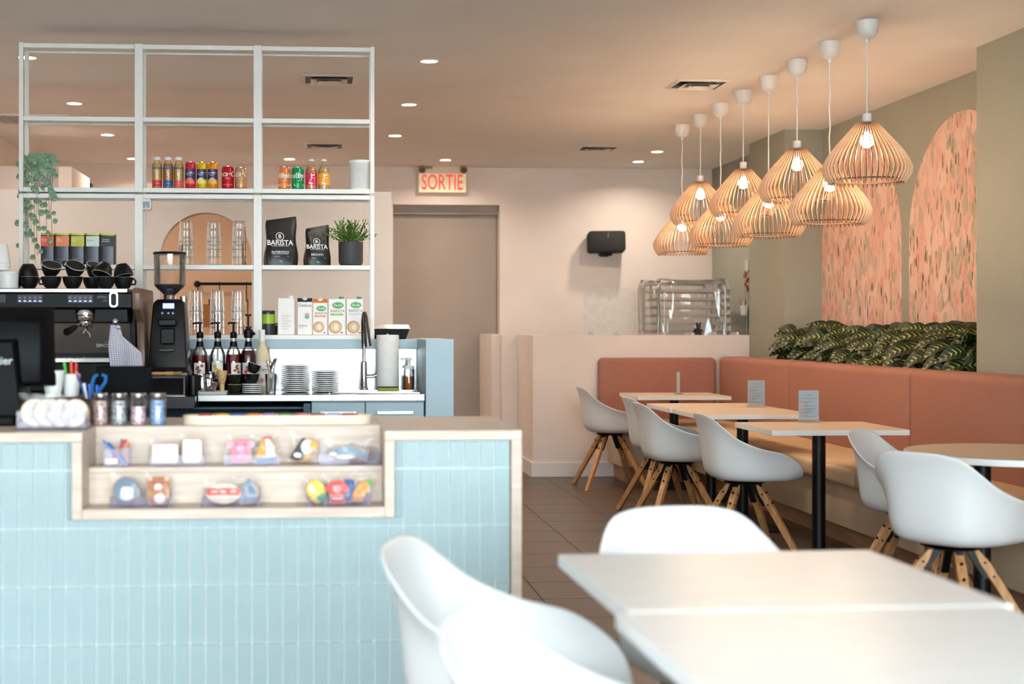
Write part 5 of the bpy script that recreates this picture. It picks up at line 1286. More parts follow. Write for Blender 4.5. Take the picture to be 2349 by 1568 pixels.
k = MB(); btext(k, 'Baileys', .028, .0429, .115, shear=.3); k.build('lettering', M_dtext, t, smooth=0); disc_ = MB(); disc_.add([(.0432 * sin(dx / .0432), -.0432 * cos(dx / .0432), .06 + dz) for dx, dz in ell(.012, .012, 14)], [tuple(range(14))]); disc_.build('coral_mark', M_coral, t, smooth=0)

# tray with pitcher, jigger, whisk
t = thing('white_tray', 'small white tray holding pitcher and whisk', 'tray', (-.502, 7.16, WZ)); b = MB(); b.bb(-.078, .078, -.06, .06, 0, .004); 
for s in (-1, 1): b.add([(-.078, s * .06, 0), (.078, s * .06, 0), (.083, s * .066, .016), (-.083, s * .066, .016)], [(0, 1, 2, 3)]); b.add([(s * .078, -.06, 0), (s * .078, .06, 0), (s * .083, .066, .016), (s * .083, -.066, .016)], [(0, 1, 2, 3)])
b.build('dish', M_wplastic, t, smooth=0)
def pitcher(x, y, z, r, h, lab):
    t = thing('milk_pitcher', lab, 'pitcher', (x, y, z)); MB().lathe([(0, 0), (r, 0), (r * 1.02, .004), (r * 1.0, h * .5), (r * .86, h * .85), (r * .9, h), (r * .86, h), (r * .82, h * .85), (0, .006)], 28, close=False).build('body', M_chrome, t)
    MB().tube([(r * .9, 0, h * .85), (r * 1.5, 0, h * .8), (r * 1.55, 0, h * .4), (r * 1.0, 0, h * .25)], .005, 8).build('handle', M_chrome, t)
pitcher(-.548, 7.17, WZ + .0045, .030, .092, 'steel milk pitcher on the white tray'); pitcher(-.508, 7.20, WZ + .0045, .026, .105, 'second steel pitcher behind the jigger')
t = thing('bar_jigger', 'steel hourglass jigger on the white tray', 'jigger', (-.482, 7.125, WZ + .0045)); MB().lathe([(.018, 0), (.004, .032), (.022, .058)], 22, close=False).build('cones', M_steel, t); MB().lathe([(.004, .028), (.006, .032), (.004, .036)], 16, close=False).build('waist_ring', M_chrome, t)
t = thing('bamboo_whisk', 'bamboo matcha whisk standing on the white tray', 'whisk', (-.447, 7.16, WZ + .0045))
MB().lathe([(0, 0), (.013, 0), (.0125, .045), (0, .045)], 18).build('grip', mat('bamboo', rgb(222, 186, 136), .5), t); MB().lathe([(.0125, .045), (.020, .07), (.026, .105), (.023, .113), (0, .105)], 22).build('tines', ramp_mat('bamboo_tines', 'noise', [(.4, rgb(196, 150, 96)), (.6, rgb(226, 186, 130))], .6, 60, (6, 6, .4)), t)
# small cups and saucers
sc_ = make_cup('espresso_cup', .0345, .048, 'x'); es = [(-.386, 7.17, WZ, 1.2, 0, 'lower small cup of the pair beside the white tray'), (-.386, 7.17, WZ + .0505, 1.3, 0, 'upper small cup of the pair beside the white tray')]
fst = True
for x, y, z, a, tl, l in es:
    o = sc_ if fst else copy_tree(sc_); fst = False; o.location = (x, y, z); o.rotation_euler = (0, 0, a); tag(o, l, 'cup', 'small black cups')
def plate(t, r, part='plate'):
    MB().lathe([(0, 0), (r * .55, 0), (r * .58, .0015), (r * .80, .003), (r * .99, .0052), (r * .99, .006)], 36, close=False).build('underside', M_cup, t); MB().lathe([(r * .985, .0055), (r, .0055), (r, .0102), (r * .97, .0102), (r * .75, .0065), (r * .5, .004), (0, .004)], 36, close=False).build('glaze', M_cupin, t)
sc1 = thing('saucer', 'x', 'saucer'); plate(sc1, .052); fst = True
ordn = ['lowest', 'second', 'third', 'fourth', 'fifth', 'sixth', 'seventh', 'eighth', 'ninth', 'tenth', 'eleventh', 'twelfth', 'thirteenth', 'fourteenth', 'top']
for k in range(5):
    o = sc1 if fst else copy_tree(sc1); fst = False; o.location = (-.300, 7.21, WZ + .0005 + k * .0098); tag(o, '%s saucer under the small cups' % (ordn[k] if k < 4 else 'top'), 'saucer', 'small saucers under the cups')
zt = WZ + 5 * .0098 + .003
o = copy_tree(sc_); o.location = (-.297, 7.21, zt); o.rotation_euler = (0, 0, 1.0); tag(o, 'lower small cup on the pile of saucers', 'cup', 'small black cups')
o = copy_tree(sc_); o.location = (-.302, 7.21, zt + .052); o.rotation_euler = (.30, .18, 1.2); tag(o, 'tilted small cup on top of the pile of saucers', 'cup', 'small black cups')
pl_ = thing('plate', 'x', 'plate'); plate(pl_, .0725); fst = True; r5 = random.Random(4)
for (x, n, l, sc2) in ((-.084, 14, 'taller left', 1.0), (.070, 11, 'shorter right', .95)):
    for k in range(n):
        o = pl_ if fst else copy_tree(pl_); fst = False
        o.location = (x + r5.uniform(-.002, .002), 7.34 + r5.uniform(-.002, .002), WZ + .0008 + k * .0099); o.rotation_euler = (0, 0, r5.uniform(0, 6)); o.scale = (sc2, sc2, 1)
        tag(o, '%s plate of the %s stack' % (ordn[k] if k < n - 1 else 'top', l), 'plate', 'stacked plates by the sink')
t = thing('spoon_glass', 'clear glass of spoons beside the plates', 'glass', (-.205, 7.20, WZ)); MB().lathe([(0, .004), (.022, .004), (.024, 0), (.030, .10), (.0285, .10), (.023, .008), (0, .008)], 24, close=False).build('glass_wall', G_tum, t)
for i, (x0, x1, y1, m, L) in enumerate(((.006, -.012, .0, mat('brass', rgb(206, 176, 110), .25, metal=1), .235), (-.004, .028, -.01, M_chrome, .17), (.0, .018, .02, M_chrome, .16), (.004, -.02, .015, M_chrome, .15), (-.008, .004, -.018, M_chrome, .14))):
    o = thing('spoon', ['long brass spoon standing in the glass', 'steel spoon leaning right in the glass', 'steel spoon at the back of the glass', 'steel spoon leaning left in the glass', 'short steel spoon at the front of the glass'][i], 'spoon', (-.205, 7.20, WZ + .010), 0, 'spoons in the glass')
    d = Vector((x1 - x0, y1, L)); MB().tube([(x0, 0, 0), tuple(Vector((x0, 0, 0)) + d * .8)], .0022, 6).build('handle', m, o)
    MB().lathe([(0, 0), (.007, .006), (.011, .02), (.009, .034), (0, .042)], 12, M=Matrix.Translation(Vector((x0, 0, 0)) + d * .8) @ d.to_track_quat('Z', 'Y').to_matrix().to_4x4() @ Matrix.Diagonal((1, .3, 1, 1))).build('bowl', m, o)
# tap, paper roll, soap, sponge
t = thing('kitchen_tap', 'tall chrome tap with perforated black spray hose', 'tap', (.276, 7.52, WZ)); MB().lathe([(0, 0), (.026, 0), (.027, .004), (.020, .012), (.0175, .02), (.0165, .15), (.012, .155), (0, .155)], 24).build('post', M_chrome, t)
MB().tube([(0, 0, .15), (0, 0, .23), (.0, -.005, .30)], .009, 12).build('riser', M_chrome, t)
MB().tube([(.0, .004, .225), (-.004, .0, .31), (-.004, -.01, .37), (-.003, -.035, .40), (0, -.065, .405), (.004, -.09, .385), (.008, -.10, .34), (.014, -.105, .27), (.018, -.105, .235)], [.012, .012, .012, .012, .013, .013, .014, .018, .02], 14).build('spray_hose', mat('dark_spring_hose', rgb(96, 90, 86), .25, metal=.8), t)
h = MB(); h.tube([(.012, 0, .075), (.05, 0, .075), (.066, 0, .08)], .010, 12); h.tube([(.066, 0, .07), (.072, 0, .11)], .006, 10); h.build('lever', M_chrome, t)
t = thing('paper_roll', 'white paper towel roll standing beside the tap', 'paper towel', (.402, 7.53, WZ)); MB().lathe([(.018, .012), (.058, .012), (.060, .016), (.060, .290), (.058, .294), (.018, .294), (.018, .012)], 36, close=False).build('roll', mat('paper_white', rgb(232, 230, 226), .95, bump=.15, bscale=200), t); MB().lathe([(0, 0), (.062, 0), (.064, .006), (.055, .012), (0, .012)], 32).build('base', M_blackmetal, t); MB().cyl((0, 0, .012), (0, 0, .30), .008).build('spindle', M_steel, t)
t = thing('dish_sponge', 'green and yellow sponge in front of the paper roll', 'sponge', (.40, 7.445, WZ)); MB().bb(-.055, .055, -.012, .012, 0, .018).build('sponge', mat('sponge_green', rgb(150, 160, 60), .95), t, bevel=.003); MB().bb(-.055, .055, -.012, .012, .0182, .024).build('scouring_pad', mat('scour_dark', rgb(48, 60, 36), .95), t, bevel=.001)
t = thing('soap_dispenser', 'amber soap dispenser with a white pump', 'soap dispenser', (.515, 7.53, WZ)); MB().lathe([(0, .003), (.026, .003), (.027, .007), (.027, .075), (0, .075)], 26).build('soap', mat('amber_soap', rgb(190, 104, 30), .12, coat=.5), t); MB().lathe([(.028, 0), (.0285, .004), (.0285, .105), (.025, .115)], 26, close=False).build('bottle_wall', G_bot, t)
p = MB(); p.lathe([(0, .113), (.027, .113), (.027, .128), (.012, .132), (.009, .136), (.009, .160), (.014, .162), (.014, .172), (0, .174)], 20); p.tube([(0, 0, .168), (-.03, 0, .168), (-.045, 0, .163)], .006, 8); p.build('pump', M_wplastic, t)
t = thing('label_printer', 'black wedge-shaped device on the blue ledge behind the tap', 'device', (.425, 7.75, 1.2155)); b = MB(); b.add([(-.085, -.05, .0), (.085, -.05, .0), (.085, .06, .0), (-.085, .06, .0), (-.105, -.06, .055), (.105, -.06, .055), (.105, .07, .075), (-.105, .07, .075)], [(3, 2, 1, 0), (4, 5, 6, 7), (0, 1, 5, 4), (1, 2, 6, 5), (2, 3, 7, 6), (3, 0, 4, 7)]); b.build('body', M_black, t, bevel=.004)
MB().add([(-.107, -.063, .0555), (.107, -.063, .0555), (.107, .07, .079), (-.107, .07, .079)], [(0, 1, 2, 3)]).build('steel_plate', M_steel, t, smooth=0)
# ================================================================ things on the front counter
CZ2 = CT
G_jar = glass('jar_glass', tint=(.96, .97, .97), refl=.8)
def speck(name, cols, bg):
    st = [(0, rgb(*bg))]; n = len(cols)
    for i, c in enumerate(cols): st.append((.35 + .65 * i / n, rgb(*c)))
    return ramp_mat(name, 'cell', st, .5, 190, const=True)
jars = [(-.707, 'jar of multicoloured sprinkles, leftmost of four', speck('spr_multi', [(214, 120, 140), (226, 170, 90), (170, 110, 150), (236, 220, 210)], (240, 224, 220)), .082),
        (-.644, 'jar of silver and white sprinkles', speck('spr_silver', [(120, 124, 130), (214, 216, 220), (90, 94, 100), (240, 240, 240)], (190, 192, 196)), .082),
        (-.580, 'part filled jar of pink and white sprinkles', speck('spr_pink', [(226, 90, 150), (244, 232, 234), (214, 150, 190), (246, 240, 240)], (244, 228, 232)), .062),
        (-.516, 'jar of pale blue sprinkles, rightmost of four', speck('spr_blue', [(120, 164, 220), (170, 200, 236), (100, 140, 206), (206, 222, 244)], (150, 186, 230)), .084)]
for x, l, m, fill in jars:
    t = thing('sprinkle_jar', l, 'jar', (x, 4.825, CZ2), 0, 'sprinkle jars on the counter')
    MB().lathe([(0, .003), (.026, .003), (.0265, .006), (.0265, fill), (0, fill + .002)], 26).build('sprinkles', m, t)
    MB().lathe([(.028, 0), (.0285, .003), (.0285, .086), (.025, .092)], 26, close=False).build('glass_wall', G_jar, t)
    MB().lathe([(0, .091), (.0265, .091), (.0275, .093), (.0275, .104), (.025, .107), (0, .107)], 26).build('lid', M_steel, t)
# acrylic trays
M_acr_edge = glass('acrylic_lilac', tint=(.93, .93, .97), refl=.35, haze=.04, hcol=(.60, .58, .80, 1), base=.01)
def acr_tray(x0, x1, y, z, label, d=.075, h=.034, back=None):
    t = thing('acrylic_tray', label, 'acrylic tray', ((x0 + x1) / 2, y, z), 0, 'clear acrylic trays'); w = (x1 - x0) / 2; e = .0025
    MB().bb(-w, w, -d / 2, d / 2, 0, e).build('floor_sheet', M_acr_edge, t, smooth=0)
    MB().bb(-w, w, -d / 2, -d / 2 + e, e, h).build('front_sheet', M_acr_edge, t, smooth=0); MB().bb(-w, w, d / 2 - e, d / 2, e, back or h * 1.6).build('back_sheet', M_acr_edge, t, smooth=0)
    for s in (-1, 1): MB().bb(s * w - (e if s > 0 else 0), s * w + (0 if s > 0 else e), -d / 2 + e, d / 2 - e, e, h).build('end_sheet', M_acr_edge, t, smooth=0)
    return t
G_film = glass('cellophane', tint=(.98, .98, .98), refl=.30, haze=.0, rough=.12, base=.006)
M_bisc = mat('biscuit', rgb(206, 160, 108), .8, var=.1)
def ic(c): return mat('icing_%d_%d_%d' % c, rgb(*c), .55, var=.02)
def cookie(label, x, y, z, outline, layers, lean=14, tilt=0, wrap=True, cat='cookie', rz=0):
    """outline: biscuit polygon (x, up); layers: (name, polygon, colour)"""
    t = thing('iced_cookie', label, cat, (x, y, z), rz, 'iced cookies')
    Mx = Matrix.Rotation(R(-lean), 4, 'X') @ Matrix.Rotation(R(tilt), 4, 'Y') @ FRONT
    mnx = min(p[1] for p in outline)
    off = Matrix.Translation((0, 0, .002))
    sh = lambda poly: [(a, b - mnx) for a, b in poly]
    MB().prism(sh(outline), -.008, 0, off @ Mx).build('biscuit', M_bisc, t, smooth=0)
    zc = .0
    for i, (n, poly, c) in enumerate(layers):
        zz = .0004 + .0006 * i; MB().prism(sh(poly), zz - .0003, zz + .0014, off @ Mx).build(n, ic(c), t, smooth=0)
    if wrap:
        xs = [p[0] for p in outline]; zs = [p[1] - mnx for p in outline]; x0, x1, z1 = min(xs) - .008, max(xs) + .008, max(zs) + .016
        def wf(s):
            def f(u, v):
                e = (1 - (2 * u - 1) ** 4) * (1 - (2 * v - 1) ** 4); return (x0 + (x1 - x0) * u + .002 * sin(v * 30), -.001 + (z1 + .002) * v + .0015 * sin(u * 33), s * (.008 * e + .0022 * e * sin(u * 17 + v * 11)) - .003)
            return f
        w = MB(); w.grid(wf(1), 12, 12, off @ Mx); w.grid(wf(-1), 12, 12, off @ Mx); w.build('wrapper', G_film, t, smooth=180)
    return t
def E_(rx, ry, cx=0, cy=0, n=20): return ell(rx, ry, n, cx, cy)
def SQ(w, h, r=.006, cx=0, cy=0): return [(a + cx, b + cy) for a, b in rrect(w, h, r, 4)]
U, UY, L_, LY = .8305, 4.685, .7125, 4.553
acr_tray(-.526, -.348, UY, U, 'clear tray of two white cookies on the upper step'); acr_tray(-.285, -.105, UY, U, 'clear tray of the pink and sailboat cookies'); acr_tray(.024, .222, UY, U, 'clear tray of the shark cookie')
acr_tray(-.632, -.446, LY, L_, 'clear tray of hedgehog and bear cookies on the lower step'); acr_tray(-.346, -.162, LY, L_, 'clear tray of the red banner cookie'); acr_tray(-.012, .186, LY, L_, 'clear tray of mixed bright cookies at the right end')
w_ = (240, 238, 232)
def scrib(n, w, h, cx, cy): return [('printed_line', SQ(w * (.9 - .2 * (i % 2)), .0022, .0008, cx, cy - i * h), (196, 192, 188)) for i in range(n)]
cookie('white rectangular cookie with fine print in the left tray', -.478, UY - .005, U + .003, SQ(.088, .066), [('icing', SQ(.083, .061), w_)] + scrib(6, .07, .008, 0, .021))
cookie('white shield-shaped cookie with a drawing beside the printed one', -.390, UY - .005, U + .003, SQ(.066, .082, .012), [('icing', SQ(.061, .077, .011), w_), ('drawn_eye', E_(.006, .008, -.012, .018), (206, 204, 200)), ('drawn_eye', E_(.006, .008, .012, .018), (206, 204, 200)), ('drawn_mouth', E_(.014, .005, 0, -.012), (206, 204, 200))])
pk = (240, 140, 164)
cookie('pink animal cookie with round ears', -.232, UY - .005, U + .003, SQ(.072, .078, .016) , [('body_icing', SQ(.060, .036, .014, 0, -.020), pk), ('head_icing', SQ(.068, .044, .016, 0, .014), pk), ('ear', E_(.011, .012, -.035, .022), (244, 176, 190)), ('ear', E_(.011, .012, .035, .022), (244, 176, 190)), ('snout', E_(.012, .008, 0, .010), (248, 186, 196)), ('eye', E_(.0025, .0025, -.014, .022), (60, 30, 40)), ('eye', E_(.0025, .0025, .014, .022), (60, 30, 40))])
cookie('sailboat cookie with orange and white sails', -.145, UY - .004, U + .003, [(-.040, -.040), (.030, -.040), (.040, -.022), (.030, .02), (.020, .045), (-.010, .045), (-.040, -.015)], [('orange_sail', [(-.036, -.020), (-.006, -.020), (-.006, .040)], (240, 166, 70)), ('white_sail', [(0, -.020), (.030, -.020), (.026, .01), (.012, .042), (0, .042)], (228, 228, 226)), ('blue_hull', [(-.034, -.038), (.026, -.038), (.034, -.024), (-.036, -.024)], (50, 132, 190)), ('red_flag', [(-.004, .040), (.022, .038), (.022, .045), (-.004, .046)], (220, 70, 50))], tilt=-6)
cookie('black and white bird cookie with an orange beak', -.030, UY, U + .003, [(-.046, -.034), (-.02, -.042), (.016, -.034), (.042, .0), (.044, .030), (.020, .044), (-.014, .040), (-.030, .010)], [('dark_body', [(-.044, -.032), (-.02, -.040), (.004, -.030), (.004, .036), (-.012, .038), (-.028, .008)], (40, 46, 56)), ('white_face', E_(.020, .024, .008, .012), (244, 242, 238)), ('orange_beak', E_(.014, .014, .028, .020), (246, 172, 70)), ('white_wing', E_(.012, .008, -.020, -.020), (228, 230, 232))], tilt=8)
gy = (140, 162, 178)
cookie('blue-grey shark cookie with a white belly', .122, UY - .005, U + .003, [(-.070, .005), (-.05, -.018), (-.01, -.024), (.03, -.022), (.060, -.032), (.066, .0), (.072, .018), (.05, .010), (.02, .022), (.012, .036), (-.004, .026), (-.04, .022)], [('grey_back', [(-.066, .006), (-.04, -.004), (.02, -.008), (.062, -.028), (.060, .0), (.066, .014), (.046, .006), (.018, .018), (.012, .032), (-.002, .022), (-.04, .018)], gy), ('white_belly', E_(.030, .007, -.010, -.014), (236, 238, 240)), ('white_snout', E_(.012, .005, -.052, -.004), (236, 238, 240)), ('eye', E_(.0022, .0022, -.040, .006), (30, 36, 44))])
cookie('grey hedgehog cookie with a pale face', -.588, LY - .004, L_ + .003, E_(.042, .046), [('grey_icing', E_(.040, .044), (112, 130, 146)), ('face', SQ(.040, .044, .014, .004, -.010), (232, 226, 226)), ('blush', E_(.005, .004, -.006, -.014), (240, 170, 182)), ('blush', E_(.005, .004, .016, -.014), (240, 170, 182)), ('eye', E_(.0025, .003, -.004, -.004), (40, 40, 44)), ('eye', E_(.0025, .003, .014, -.004), (40, 40, 44))])
cookie('brown bear cookie on the lower step', -.486, LY - .004, L_ + .003, SQ(.070, .090, .018), [('head', SQ(.066, .046, .014, 0, .019), (176, 110, 74)), ('body', SQ(.054, .044, .014, 0, -.022), (184, 120, 84)), ('ear', E_(.007, .007, -.026, .038), (226, 190, 160)), ('ear', E_(.007, .007, .026, .038), (226, 190, 160)), ('muzzle', E_(.013, .010, 0, .012), (240, 226, 210)), ('eye', E_(.0025, .0025, -.013, .022), (40, 24, 18)), ('eye', E_(.0025, .0025, .013, .022), (40, 24, 18)), ('tummy', E_(.018, .015, .006, -.026), (240, 236, 230))])
cookie('cream and red banner cookie', -.280, LY - .004, L_ + .003, E_(.056, .034), [('cream_icing', E_(.054, .032), (240, 224, 196)), ('red_band', SQ(.106, .024, .006, 0, .006), (224, 84, 74)), ('pale_mark', SQ(.018, .007, .002, -.03, .006), (246, 190, 176)), ('pale_mark', SQ(.018, .007, .002, 0, .006), (246, 190, 176)), ('pale_mark', SQ(.018, .007, .002, .03, .006), (246, 190, 176))])
cookie('grey elephant cookie beside the banner cookie', -.197, LY + .004, L_ + .003, [(-.034, -.038), (.020, -.038), (.034, -.01), (.030, .024), (.006, .040), (-.024, .024), (-.034, 0)], [('grey_icing', [(-.030, -.034), (.018, -.034), (.030, -.01), (.026, .022), (.005, .036), (-.021, .021), (-.030, 0)], (142, 154, 170)), ('ear', E_(.012, .014, .012, .004), (120, 132, 150)), ('eye', E_(.0025, .0025, -.010, .008), (40, 44, 50)), ('hat', [(-.006, .030), (.016, .030), (.008, .044)], (96, 130, 186))], tilt=-8)
cookie('yellow and green pineapple cookie', .024, LY, L_ + .003, E_(.032, .040), [('yellow_icing', E_(.029, .036), (238, 206, 70)), ('green_leaf', E_(.016, .013, .012, -.024), (60, 150, 96)), ('cream_mark', E_(.010, .016, -.012, .010), (246, 232, 170))], tilt=-14)
cookie('red mushroom-shaped cookie in the front of the mixed tray', .082, LY - .014, L_ + .003, [(-.026, -.038), (.026, -.038), (.022, -.008), (.038, .010), (.020, .038), (-.020, .038), (-.038, .010), (-.022, -.008)], [('red_cap', E_(.034, .024, 0, .012), (226, 66, 66)), ('pink_center', E_(.014, .012, 0, .010), (244, 150, 150)), ('red_base', SQ(.044, .020, .008, 0, -.026), (222, 60, 60)), ('white_stripe', SQ(.034, .004, .0015, 0, -.022), (246, 236, 232))])
cookie('dark blue round cookie behind the red one', .118, LY + .012, L_ + .003, E_(.032, .040, 0, .0), [('blue_icing', E_(.029, .037), (56, 92, 156)), ('pale_mark', E_(.008, .014, .006, .006), (110, 144, 196))])
cookie('orange carrot-shaped cookie leaning right in the mixed tray', .150, LY - .006, L_ + .003, [(-.022, -.040), (.010, -.034), (.030, .03), (.016, .044), (-.010, .030), (-.026, -.010)], [('orange_icing', [(-.019, -.036), (.008, -.030), (.024, .022), (.010, .034), (-.008, .024), (-.022, -.010)], (236, 150, 66)), ('green_top', [(.008, .030), (.026, .020), (.028, .040), (.018, .044)], (90, 170, 90)), ('eye', E_(.0025, .0025, -.006, -.004), (50, 36, 20))], tilt=12)
# clear box of coloured sticks
t = thing('stick_box', 'small clear box of coloured sticks at the left of the niche', 'acrylic box', (-.629, UY - .005, U)); w = .040
for a in range(4): MB().bb(-w, w, -w, -w + .002, .002, .058, Matrix.Rotation(a * pi / 2, 4, 'Z')).build('wall_sheet', M_acr_edge, t, smooth=0)
MB().bb(-w, w, -w, w, 0, .002).build('floor_sheet', M_acr_edge, t, smooth=0); MB().bb(-.034, .004, -w - .001, -w - .0002, .010, .026).build('white_sticker', M_wplastic, t, smooth=0)
for i, (n, c, p, q) in enumerate((('blue', (70, 130, 210), (.030, -.030, .006), (-.040, -.020, .078)), ('red', (214, 40, 52), (-.028, -.02, .006), (.026, -.01, .080)), ('pink', (232, 70, 140), (-.022, -.006, .006), (.016, .006, .074)), ('green', (50, 150, 96), (.0, .016, .006), (.010, .022, .078)), ('orange', (236, 130, 60), (.024, .006, .006), (.032, .016, .066)), ('dark blue', (50, 70, 150), (.026, .026, .006), (-.030, .020, .068)), ('dark red', (160, 30, 44), (.012, -.018, .006), (-.026, -.006, .060)))):
    o = thing('coloured_stick', '%s stick in the clear box in the niche' % n, 'stick', (-.629, UY - .005, U), 0, 'coloured sticks'); MB().cyl(p, q, .0042, n=10).build('shaft', mat('stick_%d_%d' % (c[0], c[2]), rgb(*c), .4), o); d = (Vector(q) - Vector(p)).normalized(); MB().cyl(q, tuple(Vector(q) + d * .008), .0052, .002, n=10).build('tip', mat('stick_%d_%d' % (c[0], c[2]), rgb(*c), .4), o)

# acrylic bin of bagged round cookies
t = acr_tray(-.938, -.722, 4.655, CZ2, 'clear bin of bagged round white cookies on the counter', d=.10, h=.06, back=.075)
def mott(): return ramp_mat('mottled_white_icing', 'noise', [(.35, rgb(206, 200, 196)), (.5, rgb(240, 236, 230)), (.8, rgb(244, 240, 236))], .6, 40)
M_mott = mott()
for i, l in enumerate(('leftmost', 'second', 'third', 'frontmost')):
    o = thing('round_cookie', '%s bagged round white cookie in the clear bin' % l, 'cookie', (-.895 + i * .044, 4.675 - i * .012, CZ2 + .003), 0, 'bagged round cookies'); r = .047
    Mx = Matrix.Rotation(R(-16), 4, 'X') @ Matrix.Rotation(R(12 - 8 * i), 4, 'Z') @ FRONT
    MB().prism([(a, b + r + .003) for a, b in E_(r, r, n=32)], -.008, 0, Mx).build('biscuit', M_bisc, o); MB().prism([(a, b + r + .003) for a, b in E_(r - .003, r - .003, n=32)], .0003, .002, Mx).build('icing', M_mott, o)
    def wf(s): 
        return lambda u, v: ((u - .5) * .112 + .002 * sin(v * 25), v * .114, s * .007 * (1 - (2 * u - 1) ** 4) * (1 - (2 * v - 1) ** 4) - .003)
    wb2 = MB(); wb2.grid(wf(1), 10, 10, Mx); wb2.grid(wf(-1), 10, 10, Mx); wb2.build('wrapper', G_film, o, smooth=180)

# long wooden tray with coloured pieces
t = thing('wooden_tray', 'long pale wooden tray with rounded ends on the counter', 'tray', (-.116, 4.87, CZ2)); M_pale = wood('pale_tray_wood', (226, 206, 178), (238, 222, 198), .5, 6, (2, 10, 10))
def oval(L, W, n=10):
    p = []
    for i in range(n + 1): a = -pi / 2 + pi * i / n; p.append((L / 2 - W / 2 + W / 2 * cos(a), W / 2 * sin(a)))
    for i in range(n + 1): a = pi / 2 + pi * i / n; p.append((-L / 2 + W / 2 + W / 2 * cos(a), W / 2 * sin(a)))
    return p
MB().prism(oval(.634, .104), 0, .006).build('floor_board', M_pale, t)
o_, i_ = oval(.640, .110, 8), oval(.618, .088, 8); n = len(o_)
ra = MB(); ra.add([(x, y, 0.0) for x, y in o_] + [(x, y, .030) for x, y in o_] + [(x, y, .030) for x, y in i_] + [(x, y, .0062) for x, y in i_], [(i, (i + 1) % n, n + (i + 1) % n, n + i) for i in range(n)] + [(n + i, n + (i + 1) % n, 2 * n + (i + 1) % n, 2 * n + i) for i in range(n)] + [(2 * n + i, 2 * n + (i + 1) % n, 3 * n + (i + 1) % n, 3 * n + i) for i in range(n)]); ra.build('rim', M_pale, t)
for k in range(11): MB().bb(-.25 + k * .05 - .0004, -.25 + k * .05 + .0004, -.0556, -.0549, .001, .029).build('joint_line', mat('tray_joint', rgb(196, 172, 142), .7), t, smooth=0)
pc = [('red', (196, 56, 60)), ('yellow', (236, 196, 80)), ('blue', (70, 110, 186)), ('orange', (236, 146, 70)), ('lilac', (190, 150, 200)), ('green', (100, 160, 100)), ('pink', (230, 130, 150)), ('brown', (150, 96, 70)), ('pale blue', (150, 180, 220)), ('crimson', (170, 36, 56))]
for k, (n_, c) in enumerate(pc):
    o = MB().prism(rrect(.046, .06, .012, 4), 0, .027, Matrix.Rotation(.3 * sin(k * 2.3), 4, 'Z')).build('cookie_piece', ic(c), bevel=.003, loc=(-.116 - .245 + k * .0545, 4.87, CZ2 + .0065)); tag(o, '%s iced piece lying in the long wooden tray' % n_, 'cookie', 'iced pieces in the wooden tray')

# payment terminal seen from behind
t = thing('payment_terminal', 'black touchscreen till seen from behind at the left edge', 'till', (-1.12, 4.93, CZ2))
b = MB(); b.add([(-.26, .06, .40), (.235, .06, .40), (.250, .02, .125), (-.26, .02, .125), (-.26, -.02, .375), (.200, -.02, .345), (.205, -.05, .14), (-.26, -.05, .14)], [(0, 3, 2, 1), (4, 5, 6, 7), (0, 1, 5, 4), (1, 2, 6, 5), (2, 3, 7, 6), (3, 0, 4, 7)]); b.build('screen_back', mat('charcoal_shell', rgb(6, 6, 8), .5, spec=.15), t, bevel=.006)
b = MB(); b.add([(-.18, -.02, .29), (.130, -.02, .29), (.165, .10, .02), (-.2, .10, .02), (-.18, -.075, .28), (.120, -.075, .28), (.155, -.10, .02), (-.2, -.10, .02)], [(0, 3, 2, 1), (4, 5, 6, 7), (0, 1, 5, 4), (1, 2, 6, 5), (2, 3, 7, 6), (3, 0, 4, 7)]); b.build('stand', mat('charcoal_shell', None), t, bevel=.006)
b = MB(); b.bb(-.22, .14, -.14, .14, 0, .035); b.build('base', mat('charcoal_shell', None), t, bevel=.008)
MB().text('Clustier', .037, Matrix.Translation((.062, -.0925, .215)) @ Matrix.Rotation(R(-5), 4, 'X') @ FRONT, bold=.01).build('lettering', mat('silver_print', rgb(196, 204, 208), .4), t, smooth=0)
t = thing('receipt_box', 'black box with a receipt printer slot beside the till', 'receipt printer', (-.865, 5.03, CZ2)); MB().bb(-.085, .085, -.09, .09, 0, .088).build('housing', M_black, t, bevel=.006); MB().bb(-.05, .05, -.03, -.02, .0882, .0895).build('paper_slot', M_steel, t, smooth=0)
BZ = CZ2 + .0895
t = thing('white_paper_cup', 'white paper cup on the black box', 'paper cup', (-.890, 4.985, BZ)); MB().lathe([(0, .003), (.026, .003), (.0262, 0), (.0385, .084), (.0405, .086), (.0385, .088), (.037, .085), (.0255, .006), (0, .006)], 30, close=False).build('wall', M_wplastic, t); MB().lathe([(.0368, .084), (.0392, .0835), (.0405, .086), (.0392, .0885), (.037, .087)], 30, close=False).build('rolled_rim', M_wplastic, t)
t = thing('white_pen_cup', 'white cup of markers behind the paper cup', 'pen cup', (-.838, 5.04, BZ)); MB().lathe([(0, 0), (.026, 0), (.031, .075), (.029, .075), (.025, .004), (0, .004)], 24, close=False).build('wall', M_wplastic, t)
for i, (n_, c, p, q) in enumerate((('green', (70, 190, 70), (-.01, 0, .006), (-.022, -.006, .105)), ('orange', (226, 90, 40), (.004, .0, .006), (.0, -.004, .108)), ('red', (206, 60, 40), (.012, 0, .006), (.016, .0, .102)))):
    o = thing('marker', '%s marker standing in the white cup' % n_, 'marker', (-.838, 5.04, BZ), 0, 'markers in the white cup'); MB().cyl(p, q, .005, n=10).build('barrel', mat('marker_%s' % n_, rgb(*c), .4), o); MB().cyl(q, tuple(Vector(q) + (Vector(q) - Vector(p)).normalized() * .012), .0055, .005, n=10).build('cap', mat('marker_%s' % n_, rgb(*c), .4), o)
